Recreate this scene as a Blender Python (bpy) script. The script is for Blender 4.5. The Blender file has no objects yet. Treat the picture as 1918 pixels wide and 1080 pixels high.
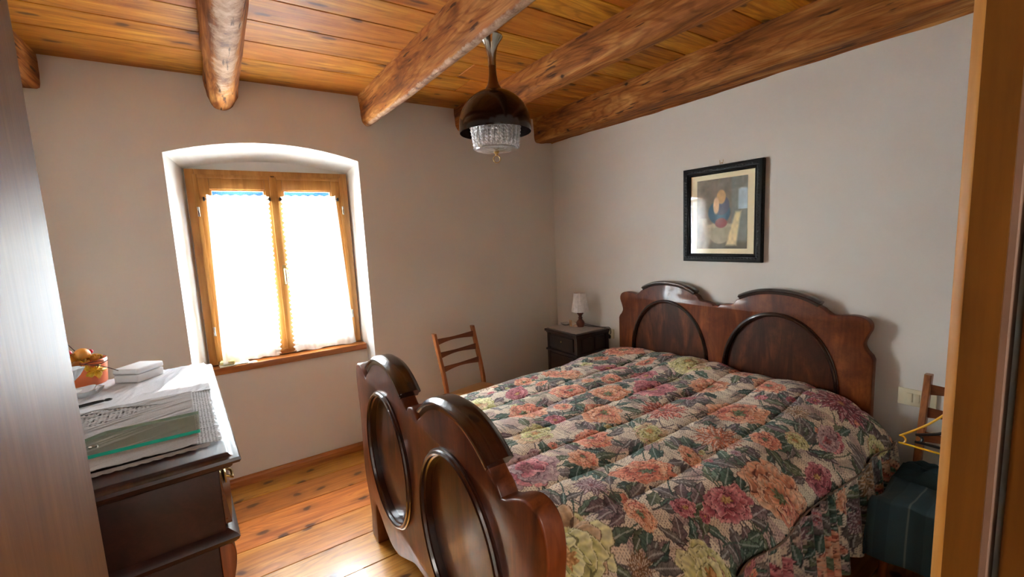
import bpy, bmesh, math, random
import numpy as np
from mathutils import Vector, Matrix, noise as mnoise

random.seed(7)
rng = np.random.default_rng(11)
PI = math.pi
SC = bpy.context.scene
COL = SC.collection
EYE = 1.62                                   # camera height above the floor

# ------------------------------------------------------------------ camera
yaw, pitch, roll = math.radians(33.481), math.radians(7.018), math.radians(-2.739)
fwd = Vector((math.sin(yaw) * math.cos(pitch), math.cos(yaw) * math.cos(pitch), -math.sin(pitch)))
rgt = Vector((math.cos(yaw), -math.sin(yaw), 0))
upv = rgt.cross(fwd)
cr, sr = math.cos(roll), math.sin(roll)
r2, u2 = cr * rgt + sr * upv, -sr * rgt + cr * upv
cam = bpy.data.cameras.new('camera')
cam.sensor_width = 36
cam.lens = 36 * 815.18 / 1918
cam.clip_start = 0.02
camo = bpy.data.objects.new('camera', cam)
COL.objects.link(camo)
camo.matrix_world = Matrix(((r2.x, u2.x, -fwd.x, 0), (r2.y, u2.y, -fwd.y, 0), (r2.z, u2.z, -fwd.z, EYE), (0, 0, 0, 1)))
SC.camera = camo

# ------------------------------------------------------------------ light and exposure
SC.view_settings.view_transform = 'Standard'
SC.view_settings.look = 'None'
SC.view_settings.gamma = 1
SC.view_settings.use_curve_mapping = False
SC.view_settings.exposure = 4.55
SC.cycles.max_bounces = 14
SC.cycles.diffuse_bounces = 8
SC.cycles.transparent_max_bounces = 16
SC.cycles.sample_clamp_indirect = 8
SC.cycles.blur_glossy = 0.4

world = bpy.data.worlds.new('sky')
SC.world = world
world.use_nodes = True
wbg = world.node_tree.nodes['Background']
wbg.inputs[0].default_value = (0.80, 0.90, 1.0, 1)
wbg.inputs[1].default_value = 4.0

sun = bpy.data.lights.new('sun', 'SUN')
sun.energy = 2.3
sun.angle = math.radians(0.6)
sun.color = (1.0, 0.95, 0.87)
suno = bpy.data.objects.new('sun', sun)
COL.objects.link(suno)
SUN_EL = math.radians(35.2)
sd = Vector((-0.215, -1.0, 0)).normalized() * math.cos(SUN_EL) + Vector((0, 0, -math.sin(SUN_EL)))
suno.rotation_euler = sd.to_track_quat('-Z', 'Y').to_euler()
suno.location = (3, 12, 8)

def area(name, loc, direction, sx, sy, energy, color, portal=False):
    l = bpy.data.lights.new(name, 'AREA')
    l.shape = 'RECTANGLE'; l.size = sx; l.size_y = sy; l.energy = energy; l.color = color
    o = bpy.data.objects.new(name, l)
    COL.objects.link(o)
    o.location = loc
    o.rotation_euler = Vector(direction).to_track_quat('-Z', 'Y').to_euler()
    if portal:
        l.cycles.is_portal = True
    return o
area('sky_portal', (0.355, 3.78, 1.60), (0, -1, 0), 1.34, 1.66, 1, (1, 1, 1), True)
area('hall_fill', (0.9, -1.0, 2.5), (0, 0.25, -1), 1.6, 1.0, 2.5, (1.0, 0.95, 0.88))  # unseen fill light added in the hall behind the camera, no real fixture

# ------------------------------------------------------------------ helpers
def lin(v):
    v = v / 255.0
    return v / 12.92 if v <= 0.04045 else ((v + 0.055) / 1.055) ** 2.4
def C(r, g, b):
    return (lin(r), lin(g), lin(b), 1)
def lin_np(a):
    a = np.asarray(a, float) / 255.0
    return np.where(a <= 0.04045, a / 12.92, ((a + 0.055) / 1.055) ** 2.4)

def new_mat(name):
    m = bpy.data.materials.new(name)
    m.use_nodes = True
    nt = m.node_tree
    return m, nt, nt.nodes['Principled BSDF'], nt.nodes['Material Output']
def N(nt, t, **kw):
    n = nt.nodes.new(t)
    for k, v in kw.items():
        setattr(n, k, v)
    return n
def L(nt, a, b):
    nt.links.new(a, b)
def ramp(nt, src, stops):
    r = N(nt, 'ShaderNodeValToRGB')
    cr_ = r.color_ramp
    cr_.elements[0].position, cr_.elements[0].color = stops[0]
    cr_.elements[1].position, cr_.elements[1].color = stops[-1]
    for p, c in stops[1:-1]:
        e = cr_.elements.new(p); e.color = c
    L(nt, src, r.inputs[0])
    return r.outputs[0]
def mixc(nt, mode, fac, a, b):
    m = N(nt, 'ShaderNodeMix', data_type='RGBA', blend_type=mode)
    for val, idx in ((fac, 0), (a, 6), (b, 7)):
        if hasattr(val, 'is_linked') or isinstance(val, bpy.types.NodeSocket):
            L(nt, val, m.inputs[idx])
        else:
            m.inputs[idx].default_value = val
    return m.outputs[2]
def bump(nt, bsdf, h, strength, dist=0.01):
    b = N(nt, 'ShaderNodeBump')
    b.inputs['Strength'].default_value = strength
    b.inputs['Distance'].default_value = dist
    L(nt, h, b.inputs['Height'])
    L(nt, b.outputs[0], bsdf.inputs['Normal'])

def mat_plain(name, col, rough=0.5, metal=0.0, var=0.06, scale=30, bumpst=0.0, coat=0.0, spec=0.5):
    m, nt, b, o = new_mat(name)
    tc = N(nt, 'ShaderNodeTexCoord')
    nz = N(nt, 'ShaderNodeTexNoise'); nz.inputs['Scale'].default_value = scale; nz.inputs['Detail'].default_value = 5
    L(nt, tc.outputs['Object'], nz.inputs['Vector'])
    d = tuple(x * (1 - var) for x in col[:3]) + (1,)
    h = tuple(min(1, x * (1 + var)) for x in col[:3]) + (1,)
    L(nt, ramp(nt, nz.outputs[0], [(0.3, d), (0.7, h)]), b.inputs['Base Color'])
    b.inputs['Roughness'].default_value = rough
    b.inputs['Metallic'].default_value = metal
    b.inputs['Coat Weight'].default_value = coat
    b.inputs['Specular IOR Level'].default_value = spec
    if bumpst:
        bump(nt, b, nz.outputs[0], bumpst, 0.004)
    return m

def mat_wood(name, dark, mid, light, axis=0, scale=1.0, rough=0.35, coat=0.0, knots=0.0, board=False, bumpst=0.15,
             stretch=9.0, knot_col=None, wear=False, coat_rough=0.12, blotch=None, fine=0.55, spec=0.5, rings=0.0, kdim='3D', kscale=(5.2, 2.6)):
    m, nt, b, o = new_mat(name)
    tc = N(nt, 'ShaderNodeTexCoord')
    vec = tc.outputs['Object']
    if board:
        at = N(nt, 'ShaderNodeAttribute', attribute_name='board')
        sc = N(nt, 'ShaderNodeVectorMath', operation='SCALE'); sc.inputs[3].default_value = 17.0
        L(nt, at.outputs['Vector'], sc.inputs[0])
        ad = N(nt, 'ShaderNodeVectorMath', operation='ADD')
        L(nt, vec, ad.inputs[0]); L(nt, sc.outputs[0], ad.inputs[1])
        vec = ad.outputs[0]
    mp = N(nt, 'ShaderNodeMapping')
    s = [stretch * scale] * 3; s[axis] = scale
    mp.inputs['Scale'].default_value = s
    L(nt, vec, mp.inputs['Vector'])
    n1 = N(nt, 'ShaderNodeTexNoise'); n1.inputs['Scale'].default_value = 1.6; n1.inputs['Detail'].default_value = 6
    n1.inputs['Roughness'].default_value = 0.6; n1.inputs['Distortion'].default_value = 0.9
    L(nt, mp.outputs[0], n1.inputs['Vector'])
    col = ramp(nt, n1.outputs[0], [(0.30, dark), (0.5, mid), (0.72, light)])
    if rings:
        mpr = N(nt, 'ShaderNodeMapping')
        sr2 = [2.6 * scale] * 3; sr2[axis] = 0.38 * scale
        mpr.inputs['Scale'].default_value = sr2
        L(nt, vec, mpr.inputs['Vector'])
        nr = N(nt, 'ShaderNodeTexNoise'); nr.inputs['Scale'].default_value = 1.6; nr.inputs['Detail'].default_value = 3; nr.inputs['Roughness'].default_value = 0.45
        L(nt, mpr.outputs[0], nr.inputs['Vector'])
        mr_ = N(nt, 'ShaderNodeMath', operation='MULTIPLY'); mr_.inputs[1].default_value = 150.0
        L(nt, nr.outputs[0], mr_.inputs[0])
        sn_ = N(nt, 'ShaderNodeMath', operation='SINE'); L(nt, mr_.outputs[0], sn_.inputs[0])
        rg = ramp(nt, sn_.outputs[0], [(0.25, (1, 1, 1, 1)), (0.95, (0.60, 0.50, 0.40, 1))])
        col = mixc(nt, 'MULTIPLY', rings, col, rg)
    mp2 = N(nt, 'ShaderNodeMapping')
    s2 = [90 * scale] * 3; s2[axis] = 4 * scale
    mp2.inputs['Scale'].default_value = s2
    L(nt, vec, mp2.inputs['Vector'])
    n2 = N(nt, 'ShaderNodeTexNoise'); n2.inputs['Scale'].default_value = 1; n2.inputs['Detail'].default_value = 4
    L(nt, mp2.outputs[0], n2.inputs['Vector'])
    fg = ramp(nt, n2.outputs[0], [(0.28, (0.55, 0.5, 0.45, 1)), (0.6, (1, 1, 1, 1))])
    col = mixc(nt, 'MULTIPLY', fine, col, fg)
    if board:
        hs = N(nt, 'ShaderNodeHueSaturation')
        sep = N(nt, 'ShaderNodeSeparateColor'); L(nt, at.outputs['Color'], sep.inputs[0])
        mr = N(nt, 'ShaderNodeMapRange'); mr.inputs[3].default_value = 0.72; mr.inputs[4].default_value = 1.18
        L(nt, sep.outputs[0], mr.inputs[0]); L(nt, mr.outputs[0], hs.inputs['Value'])
        mr2 = N(nt, 'ShaderNodeMapRange'); mr2.inputs[3].default_value = 0.485; mr2.inputs[4].default_value = 0.512
        L(nt, sep.outputs[1], mr2.inputs[0]); L(nt, mr2.outputs[0], hs.inputs['Hue'])
        L(nt, col, hs.inputs['Color']); col = hs.outputs[0]
    if blotch is not None:
        n3 = N(nt, 'ShaderNodeTexNoise'); n3.inputs['Scale'].default_value = 2.2; n3.inputs['Detail'].default_value = 8; n3.inputs['Roughness'].default_value = 0.72
        L(nt, vec, n3.inputs['Vector'])
        f = ramp(nt, n3.outputs[0], [(0.45, (0, 0, 0, 1)), (0.68, (1, 1, 1, 1))])
        col = mixc(nt, 'MIX', f, col, blotch)
    if knots:
        mk = N(nt, 'ShaderNodeMapping')
        sk = [kscale[0]] * 3; sk[axis] = kscale[1]
        mk.inputs['Scale'].default_value = sk
        L(nt, vec, mk.inputs['Vector'])
        nd = N(nt, 'ShaderNodeTexNoise'); nd.inputs['Scale'].default_value = 3; nd.inputs['Detail'].default_value = 2
        L(nt, mk.outputs[0], nd.inputs['Vector'])
        va = N(nt, 'ShaderNodeVectorMath', operation='MULTIPLY_ADD')
        va.inputs[1].default_value = (0.25, 0.25, 0.25)
        L(nt, nd.outputs['Color'], va.inputs[0]); L(nt, mk.outputs[0], va.inputs[2])
        vo = N(nt, 'ShaderNodeTexVoronoi', voronoi_dimensions=kdim); vo.inputs['Scale'].default_value = 1
        L(nt, va.outputs[0], vo.inputs['Vector'])
        kf = ramp(nt, vo.outputs['Distance'], [(0.0, (1, 1, 1, 1)), (0.05 * knots, (0.85, 0.85, 0.85, 1)), (0.075 * knots, (0.3, 0.3, 0.3, 1)), (0.2 * knots, (0, 0, 0, 1))])
        col = mixc(nt, 'MIX', kf, col, knot_col or tuple(x * 0.25 for x in dark[:3]) + (1,))
    if wear:
        aw = N(nt, 'ShaderNodeAttribute', attribute_name='wear')
        nw = N(nt, 'ShaderNodeTexNoise'); nw.inputs['Scale'].default_value = 14; nw.inputs['Detail'].default_value = 9; nw.inputs['Roughness'].default_value = 0.75
        L(nt, vec, nw.inputs['Vector'])
        mm = N(nt, 'ShaderNodeMath', operation='MULTIPLY_ADD'); mm.inputs[1].default_value = 0.9
        L(nt, nw.outputs[0], mm.inputs[0])
        sw = N(nt, 'ShaderNodeSeparateColor'); L(nt, aw.outputs['Color'], sw.inputs[0])
        L(nt, sw.outputs[0], mm.inputs[2])
        wf = ramp(nt, mm.outputs[0], [(0.84, (0, 0, 0, 1)), (1.0, (0.9, 0.9, 0.9, 1))])
        wc = ramp(nt, nw.outputs[0], [(0.38, C(92, 72, 64)), (0.47, C(150, 116, 90)), (0.62, C(190, 160, 134))])
        col = mixc(nt, 'MIX', wf, col, wc)
        # dark chips and worm holes
        vh = N(nt, 'ShaderNodeTexNoise'); vh.inputs['Scale'].default_value = 38; vh.inputs['Detail'].default_value = 3
        mh = N(nt, 'ShaderNodeMapping'); sh = [1.0] * 3; sh[axis] = 0.12; mh.inputs['Scale'].default_value = sh
        L(nt, vec, mh.inputs['Vector']); L(nt, mh.outputs[0], vh.inputs['Vector'])
        hf = ramp(nt, vh.outputs[0], [(0.635, (0, 0, 0, 1)), (0.69, (0.85, 0.85, 0.85, 1))])
        col = mixc(nt, 'MIX', hf, col, C(52, 26, 14))
    L(nt, col, b.inputs['Base Color'])
    b.inputs['Roughness'].default_value = rough
    b.inputs['Coat Weight'].default_value = coat
    b.inputs['Coat Roughness'].default_value = coat_rough
    b.inputs['Specular IOR Level'].default_value = spec
    if bumpst:
        bump(nt, b, n2.outputs[0] if not wear else n1.outputs[0], bumpst, 0.004)
    return m

def mat_vcol(name, attr='paint', rough=0.85, weave=0.0, sheen=0.0):
    m, nt, b, o = new_mat(name)
    at = N(nt, 'ShaderNodeAttribute', attribute_name=attr)
    L(nt, at.outputs['Color'], b.inputs['Base Color'])
    b.inputs['Roughness'].default_value = rough
    b.inputs['Sheen Weight'].default_value = sheen
    if weave:
        tc = N(nt, 'ShaderNodeTexCoord')
        nz = N(nt, 'ShaderNodeTexNoise'); nz.inputs['Scale'].default_value = 320; nz.inputs['Detail'].default_value = 3
        L(nt, tc.outputs['Object'], nz.inputs['Vector'])
        bump(nt, b, nz.outputs[0], weave, 0.002)
    return m

# --- bmesh shapes
def bm_box(bm, x0, x1, y0, y1, z0, z1, bev=0.0, seg=2):
    vs = [bm.verts.new(p) for p in ((x0, y0, z0), (x1, y0, z0), (x1, y1, z0), (x0, y1, z0), (x0, y0, z1), (x1, y0, z1), (x1, y1, z1), (x0, y1, z1))]
    fs = [bm.faces.new([vs[i] for i in q]) for q in ((3, 2, 1, 0), (4, 5, 6, 7), (0, 1, 5, 4), (1, 2, 6, 5), (2, 3, 7, 6), (3, 0, 4, 7))]
    if bev:
        es = list({e for f in fs for e in f.edges})
        bmesh.ops.bevel(bm, geom=es, offset=bev, segments=seg, profile=0.6, affect='EDGES')
    return vs
def bm_lathe(bm, prof, n=32, cx=0, cy=0, cz=0, mod=None, close=False):
    rings = []
    for (r, z) in prof:
        ring = []
        for k in range(n):
            a = 2 * PI * k / n
            rr = r if mod is None else r * mod(a, z)
            ring.append(bm.verts.new((cx + rr * math.cos(a), cy + rr * math.sin(a), cz + z)))
        rings.append(ring)
    for i in range(len(rings) - 1):
        for k in range(n):
            bm.faces.new((rings[i][k], rings[i][(k + 1) % n], rings[i + 1][(k + 1) % n], rings[i + 1][k]))
    if close:
        bm.faces.new(list(reversed(rings[0]))); bm.faces.new(rings[-1])
def bm_sweep(bm, path, frames, prof, closed=False, caps=True):
    """prof: list of (a,b) in the frame (A,B) at each path point"""
    rings = []
    for p, (A, B) in zip(path, frames):
        rings.append([bm.verts.new(Vector(p) + A * a + B * b) for a, b in prof])
    n, m = len(rings), len(prof)
    for i in range(n if closed else n - 1):
        r0, r1 = rings[i], rings[(i + 1) % n]
        for k in range(m):
            bm.faces.new((r0[k], r0[(k + 1) % m], r1[(k + 1) % m], r1[k]))
    if caps and not closed:
        bm.faces.new(list(reversed(rings[0]))); bm.faces.new(rings[-1])
def bm_tube(bm, pts, rad, n=10, closed=False):
    pts = [Vector(p) for p in pts]
    fr = []
    prev = None
    for i, p in enumerate(pts):
        a = pts[i - 1] if (i > 0 or closed) else p
        c = pts[(i + 1) % len(pts)] if (i < len(pts) - 1 or closed) else p
        t = (c - a).normalized()
        if prev is None:
            ref = Vector((0, 0, 1)) if abs(t.z) < 0.9 else Vector((1, 0, 0))
            A = t.cross(ref).normalized()
        else:
            A = (prev - t * prev.dot(t)).normalized()
        prev = A
        fr.append((A, t.cross(A)))
    rr = rad if hasattr(rad, '__len__') else [rad] * len(pts)
    rings = []
    for p, (A, B), r in zip(pts, fr, rr):
        rings.append([bm.verts.new(p + (A * math.cos(2 * PI * k / n) + B * math.sin(2 * PI * k / n)) * r) for k in range(n)])
    for i in range(len(rings) if closed else len(rings) - 1):
        r0, r1 = rings[i], rings[(i + 1) % len(rings)]
        for k in range(n):
            bm.faces.new((r0[k], r0[(k + 1) % n], r1[(k + 1) % n], r1[k]))
    if not closed:
        bm.faces.new(list(reversed(rings[0]))); bm.faces.new(rings[-1])

def finish(name, bm, mat, parent=None, smooth=True, loc=None, rotz=0.0, angle=40):
    bmesh.ops.recalc_face_normals(bm, faces=bm.faces)
    me = bpy.data.meshes.new(name)
    bm.to_mesh(me); bm.free()
    return link_mesh(name, me, mat, parent, smooth, loc, rotz, angle)
def link_mesh(name, me, mat, parent=None, smooth=True, loc=None, rotz=0.0, angle=40):
    o = bpy.data.objects.new(name, me)
    COL.objects.link(o)
    if mat:
        me.materials.append(mat)
    if smooth and len(me.polygons):
        me.polygons.foreach_set('use_smooth', [True] * len(me.polygons))
        try:
            me.set_sharp_from_angle(angle=math.radians(angle))
        except Exception:
            pass
    if parent is not None:
        o.parent = parent
    if loc is not None:
        o.location = loc
    o.rotation_euler.z = rotz
    return o
def thing(name, label, cat, loc=(0, 0, 0), rotz=0.0, group=None):
    o = bpy.data.objects.new(name, None)
    COL.objects.link(o)
    o.empty_display_size = 0.1
    o.location = loc; o.rotation_euler.z = rotz
    o['label'] = label; o['category'] = cat
    if group:
        o['group'] = group
    return o
def tag(o, label, cat, group=None, kind=None):
    o['label'] = label; o['category'] = cat
    if group: o['group'] = group
    if kind: o['kind'] = kind
    return o
def structure(o, label=None, cat=None):
    o['kind'] = 'structure'
    if label: o['label'] = label
    if cat: o['category'] = cat
    return o
def grid_mesh(name, P, cols=None, attr='paint', wrap=False):
    """P: array (n, m, 3)"""
    n, m = P.shape[:2]
    me = bpy.data.meshes.new(name)
    me.vertices.add(n * m)
    me.vertices.foreach_set('co', P.reshape(-1).astype(np.float32))
    i = np.arange(n - 1)[:, None] * m + np.arange(m - 1)[None, :]
    q = np.stack([i, i + 1, i + m + 1, i + m], -1).reshape(-1, 4)
    nf = len(q)
    me.loops.add(nf * 4); me.polygons.add(nf)
    me.loops.foreach_set('vertex_index', q.reshape(-1).astype(np.int32))
    me.polygons.foreach_set('loop_start', (np.arange(nf) * 4).astype(np.int32))
    me.polygons.foreach_set('loop_total', np.full(nf, 4, np.int32))
    me.update(calc_edges=True)
    if cols is not None:
        a = me.color_attributes.new(attr, 'FLOAT_COLOR', 'POINT')
        c4 = np.ones((n * m, 4), np.float32); c4[:, :3] = cols.reshape(-1, 3)
        a.data.foreach_set('color', c4.reshape(-1))
    me.validate()
    return me
def sawn(outlines, thick, bev=0.0, axes='yzx', origin=(0, 0, 0), res=2):
    """a board sawn along closed outlines (later outlines are holes); axes maps (u, v, depth) to world axes. depth centred on 0"""
    cu = bpy.data.curves.new('tmp', 'CURVE')
    cu.dimensions = '2D'; cu.fill_mode = 'BOTH'
    cu.extrude = max(0, thick / 2 - bev); cu.bevel_depth = bev; cu.bevel_resolution = res; cu.offset = -bev
    for ol in outlines:
        sp = cu.splines.new('POLY'); sp.points.add(len(ol) - 1)
        for p, (u, v) in zip(sp.points, ol):
            p.co = (u, v, 0, 1)
        sp.use_cyclic_u = True
    ob = bpy.data.objects.new('tmp', cu)
    COL.objects.link(ob)
    dg = bpy.context.evaluated_depsgraph_get()
    me = bpy.data.meshes.new_from_object(ob.evaluated_get(dg))
    bm = bmesh.new(); bm.from_mesh(me)
    bpy.data.objects.remove(ob); bpy.data.curves.remove(cu); bpy.data.meshes.remove(me)
    idx = {'x': 0, 'y': 1, 'z': 2}
    for v in bm.verts:
        src = v.co.copy(); d = [0, 0, 0]
        for k, a in enumerate(axes):
            d[idx[a]] = src[k]
        v.co = Vector(d) + Vector(origin)
    bmesh.ops.remove_doubles(bm, verts=bm.verts, dist=1e-5)
    return bm
def smooth_line(pts, sub=4, closed=False):
    """Catmull-Rom through the points"""
    out = []
    n = len(pts)
    rngi = range(n if closed else n - 1)
    for i in rngi:
        p0 = pts[(i - 1) % n] if (closed or i > 0) else pts[i]
        p1, p2 = pts[i], pts[(i + 1) % n]
        p3 = pts[(i + 2) % n] if (closed or i + 2 < n) else p2
        for k in range(sub):
            t = k / sub
            out.append(tuple(0.5 * ((2 * b) + (-a + c) * t + (2 * a - 5 * b + 4 * c - d) * t * t + (-a + 3 * b - 3 * c + d) * t ** 3)
                             for a, b, c, d in zip(p0, p1, p2, p3)))
    if not closed:
        out.append(tuple(pts[-1]))
    return out
def snoise(x, y, z=0.0):
    return mnoise.noise(Vector((x, y, z)))
# smooth 2D value noise on arrays
def vnoise(X, Y, scale, seed=0):
    r = np.random.default_rng(seed)
    T = r.random((64, 64))
    x = X * scale; y = Y * scale
    xi = np.floor(x).astype(int); yi = np.floor(y).astype(int)
    fx = x - xi; fy = y - yi
    fx = fx * fx * (3 - 2 * fx); fy = fy * fy * (3 - 2 * fy)
    g = lambda a, b: T[a % 64, b % 64]
    return (g(xi, yi) * (1 - fx) + g(xi + 1, yi) * fx) * (1 - fy) + (g(xi, yi + 1) * (1 - fx) + g(xi + 1, yi + 1) * fx) * fy

# ------------------------------------------------------------------ materials
def mat_plaster(name, c0, c1):
    m, nt, b, o = new_mat(name)
    tc = N(nt, 'ShaderNodeTexCoord')
    n1 = N(nt, 'ShaderNodeTexNoise'); n1.inputs['Scale'].default_value = 1.1; n1.inputs['Detail'].default_value = 4
    L(nt, tc.outputs['Object'], n1.inputs['Vector'])
    L(nt, ramp(nt, n1.outputs[0], [(0.35, c0), (0.65, c1)]), b.inputs['Base Color'])
    n2 = N(nt, 'ShaderNodeTexNoise'); n2.inputs['Scale'].default_value = 45; n2.inputs['Detail'].default_value = 6
    L(nt, tc.outputs['Object'], n2.inputs['Vector'])
    b.inputs['Roughness'].default_value = 0.9
    b.inputs['Specular IOR Level'].default_value = 0.2
    bump(nt, b, n2.outputs[0], 0.12, 0.004)
    return m
M_WALL = mat_plaster('plaster', C(214, 209, 201), C(221, 217, 209))
M_REVEAL = mat_plaster('white_plaster', C(222, 225, 224), C(228, 231, 229))
M_CEIL = mat_wood('ceiling_boards', C(128, 66, 14), C(188, 114, 32), C(214, 148, 56), 0, 1.0, 0.5, 0.0, 1.0, True, 0.1, 10, C(78, 40, 18), spec=0.25, rings=0.6, kdim='2D', kscale=(4.6, 1.9), fine=0.5, blotch=C(168, 94, 26))
M_FLOOR = mat_wood('floor_boards', C(160, 92, 30), C(194, 124, 46), C(210, 146, 66), 0, 1.0, 0.32, 0.4, 1.5, True, 0.04, 12, C(74, 32, 12), coat_rough=0.16, fine=0.22, rings=0.45, kdim='2D', kscale=(5.0, 3.4))
M_BEAM = mat_wood('hewn_beam', C(98, 48, 16), C(168, 102, 42), C(212, 154, 86), 1, 1.0, 0.75, 0.0, 0.8, False, 1.0, 6, C(40, 20, 12), wear=True, rings=0.6, fine=0.8, spec=0.3)
M_WALNUT = mat_wood('walnut', C(66, 27, 10), C(114, 55, 21), C(152, 84, 37), 2, 1.1, 0.45, 0.3, 0, False, 0.05, 4, blotch=C(70, 28, 12), coat_rough=0.08, fine=0.4, rings=0.25, spec=0.25)
M_WALNUT_P = mat_wood('walnut_veneer_panel', C(42, 18, 8), C(76, 36, 15), C(118, 64, 28), 2, 1.3, 0.45, 0.35, 0, False, 0.05, 4, blotch=C(44, 20, 10), coat_rough=0.07, fine=0.45, rings=0.25, spec=0.2)
M_WALNUT_D = mat_wood('dark_walnut_molding', C(26, 11, 7), C(44, 19, 11), C(62, 28, 16), 1, 1.2, 0.25, 0.7, 0, False, 0.04, 6, coat_rough=0.1)
M_DARKWOOD = mat_wood('dark_stained_wood', C(26, 14, 11), C(40, 22, 17), C(54, 30, 22), 2, 1.2, 0.32, 0.4, 0, False, 0.06, 7, coat_rough=0.2)
M_DRESSER = mat_wood('dresser_wood', C(26, 10, 7), C(40, 16, 11), C(58, 25, 17), 1, 1.2, 0.4, 0.2, 0, False, 0.06, 7, coat_rough=0.22, spec=0.35)
M_DRAWER = mat_wood('polished_drawer_front', C(40, 16, 8), C(70, 30, 14), C(98, 48, 22), 1, 1.2, 0.2, 0.0, 0, False, 0.0, 7, spec=0.9)
M_ORANGEWOOD = mat_wood('carved_red_wood', C(80, 34, 12), C(126, 62, 24), C(156, 84, 38), 2, 1.2, 0.3, 0.5, 0, False, 0.06, 6)
M_CHAIR = mat_wood('beech_chair', C(118, 62, 24), C(150, 86, 38), C(172, 104, 50), 2, 1.4, 0.38, 0.25, 0, False, 0.04, 8, fine=0.35)
M_RAIL = mat_wood('chair_rail_wood', C(92, 44, 18), C(120, 62, 28), C(142, 78, 38), 0, 1.4, 0.4, 0.2, 0, False, 0.04, 8, fine=0.35)
M_WINDOW = mat_wood('larch_window', C(158, 104, 44), C(178, 124, 60), C(192, 140, 74), 2, 1.2, 0.36, 0.2, 0, False, 0.03, 9, fine=0.25)
M_SILL = mat_wood('larch_sill', C(138, 78, 32), C(160, 96, 42), C(176, 114, 56), 0, 1.2, 0.36, 0.2, 0, False, 0.03, 9, fine=0.25)
M_BASEB = mat_wood('baseboard_wood', C(142, 80, 26), C(172, 104, 40), C(190, 122, 54), 0, 1.2, 0.4, 0.1, 0, False, 0.03, 9)
M_DOOR = mat_wood('door_veneer', C(96, 62, 30), C(108, 70, 35), C(118, 79, 42), 2, 1.5, 0.5, 0.0, 0, False, 0.05, 7, fine=0.3, spec=0.12)
M_JAMB = mat_wood('door_frame_veneer', C(92, 56, 12), C(104, 65, 15), C(116, 75, 20), 2, 1.5, 0.5, 0.0, 0, False, 0.05, 7, fine=0.3, spec=0.2)
M_GASKET = mat_plain('door_gasket', C(128, 104, 88), 0.8)
M_BRASS = mat_plain('old_brass', C(168, 140, 84), 0.32, 1.0)
M_STEEL = mat_plain('brushed_steel', C(172, 166, 156), 0.17, 1.0)
M_DOME = mat_plain('dark_brown_enamel', C(30, 15, 12), 0.14, 0.0, 0.1, 8, 0, 0.0, 0.4)
M_BRONZE = mat_plain('bronze_stem', C(126, 92, 66), 0.3, 0.9)
M_LEATHER = mat_plain('tan_leatherette', C(158, 104, 50), 0.42, 0, 0.06, 60, 0.05, 0.1)
M_PLASTICW = mat_plain('ivory_plastic', C(214, 204, 172), 0.4, 0, 0.02)
M_PLASTICB = mat_plain('black_plastic', C(20, 19, 20), 0.35, 0, 0.1)
M_YELLOW = mat_plain('yellow_plastic', C(226, 172, 28), 0.35, 0, 0.04)
M_WHITEBOX = mat_plain('white_card', C(214, 214, 216), 0.5, 0, 0.02)
M_TERRA = mat_plain('terracotta_glaze', C(206, 100, 46), 0.32, 0, 0.12, 14, 0.05, 0.3)
M_PAPER = mat_plain('paper', C(220, 216, 200), 0.8, 0, 0.03)
M_FRAMEBLK = mat_plain('black_carved_frame', C(15, 13, 12), 0.45, 0, 0.3, 90, 0.7, 0.0, 0.25)
M_MAT = mat_plain('cream_mat', C(240, 228, 192), 0.8, 0, 0.02)
M_LAMPWOOD = mat_wood('turned_lamp_wood', C(66, 24, 12), C(98, 42, 22), C(126, 60, 34), 2, 2, 0.28, 0.5, 0, False, 0.02, 6)

def mat_glass_thin(name, tint=(1, 1, 1, 1), refl=0.5):
    m, nt, b, o = new_mat(name)
    nt.nodes.remove(b)
    tr = N(nt, 'ShaderNodeBsdfTransparent'); tr.inputs[0].default_value = tint
    gl = N(nt, 'ShaderNodeBsdfGlossy'); gl.inputs['Roughness'].default_value = 0.02
    lw = N(nt, 'ShaderNodeLayerWeight'); lw.inputs[0].default_value = 0.5
    pw = N(nt, 'ShaderNodeMath', operation='POWER'); pw.inputs[1].default_value = 4.5
    L(nt, lw.outputs['Facing'], pw.inputs[0])
    ml = N(nt, 'ShaderNodeMath', operation='MULTIPLY_ADD'); ml.inputs[1].default_value = 0.9 * refl; ml.inputs[2].default_value = 0.045 * refl
    L(nt, pw.outputs[0], ml.inputs[0])
    mx = N(nt, 'ShaderNodeMixShader')
    L(nt, ml.outputs[0], mx.inputs[0]); L(nt, tr.outputs[0], mx.inputs[1]); L(nt, gl.outputs[0], mx.inputs[2])
    L(nt, mx.outputs[0], o.inputs[0])
    return m
M_PANE = mat_glass_thin('window_glass', (0.97, 0.985, 0.98, 1), 0.7)
M_PICGLASS = mat_glass_thin('picture_glass', (1, 1, 1, 1), 0.3)

def mat_glass(name, col, rough=0.02, ior=1.5, white=0.0):
    m, nt, b, o = new_mat(name)
    b.inputs['Base Color'].default_value = col
    b.inputs['Roughness'].default_value = rough
    b.inputs['IOR'].default_value = ior
    b.inputs['Transmission Weight'].default_value = 1.0 - white
    tc = N(nt, 'ShaderNodeTexCoord'); nz = N(nt, 'ShaderNodeTexNoise'); nz.inputs['Scale'].default_value = 25
    L(nt, tc.outputs['Object'], nz.inputs['Vector'])
    bump(nt, b, nz.outputs[0], 0.03, 0.002)
    return m
M_CRYSTAL = mat_glass('cut_crystal', (0.97, 0.97, 0.97, 1), 0.02, 1.55, 0.16)
M_GREENGLASS = mat_glass_thin('green_edged_glass', (0.76, 0.80, 0.74, 1), 0.7)
M_GLASSEDGE = mat_plain('green_glass_edge', C(40, 172, 146), 0.1, 0, 0.1, 20, 0, 0.5)

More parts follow.
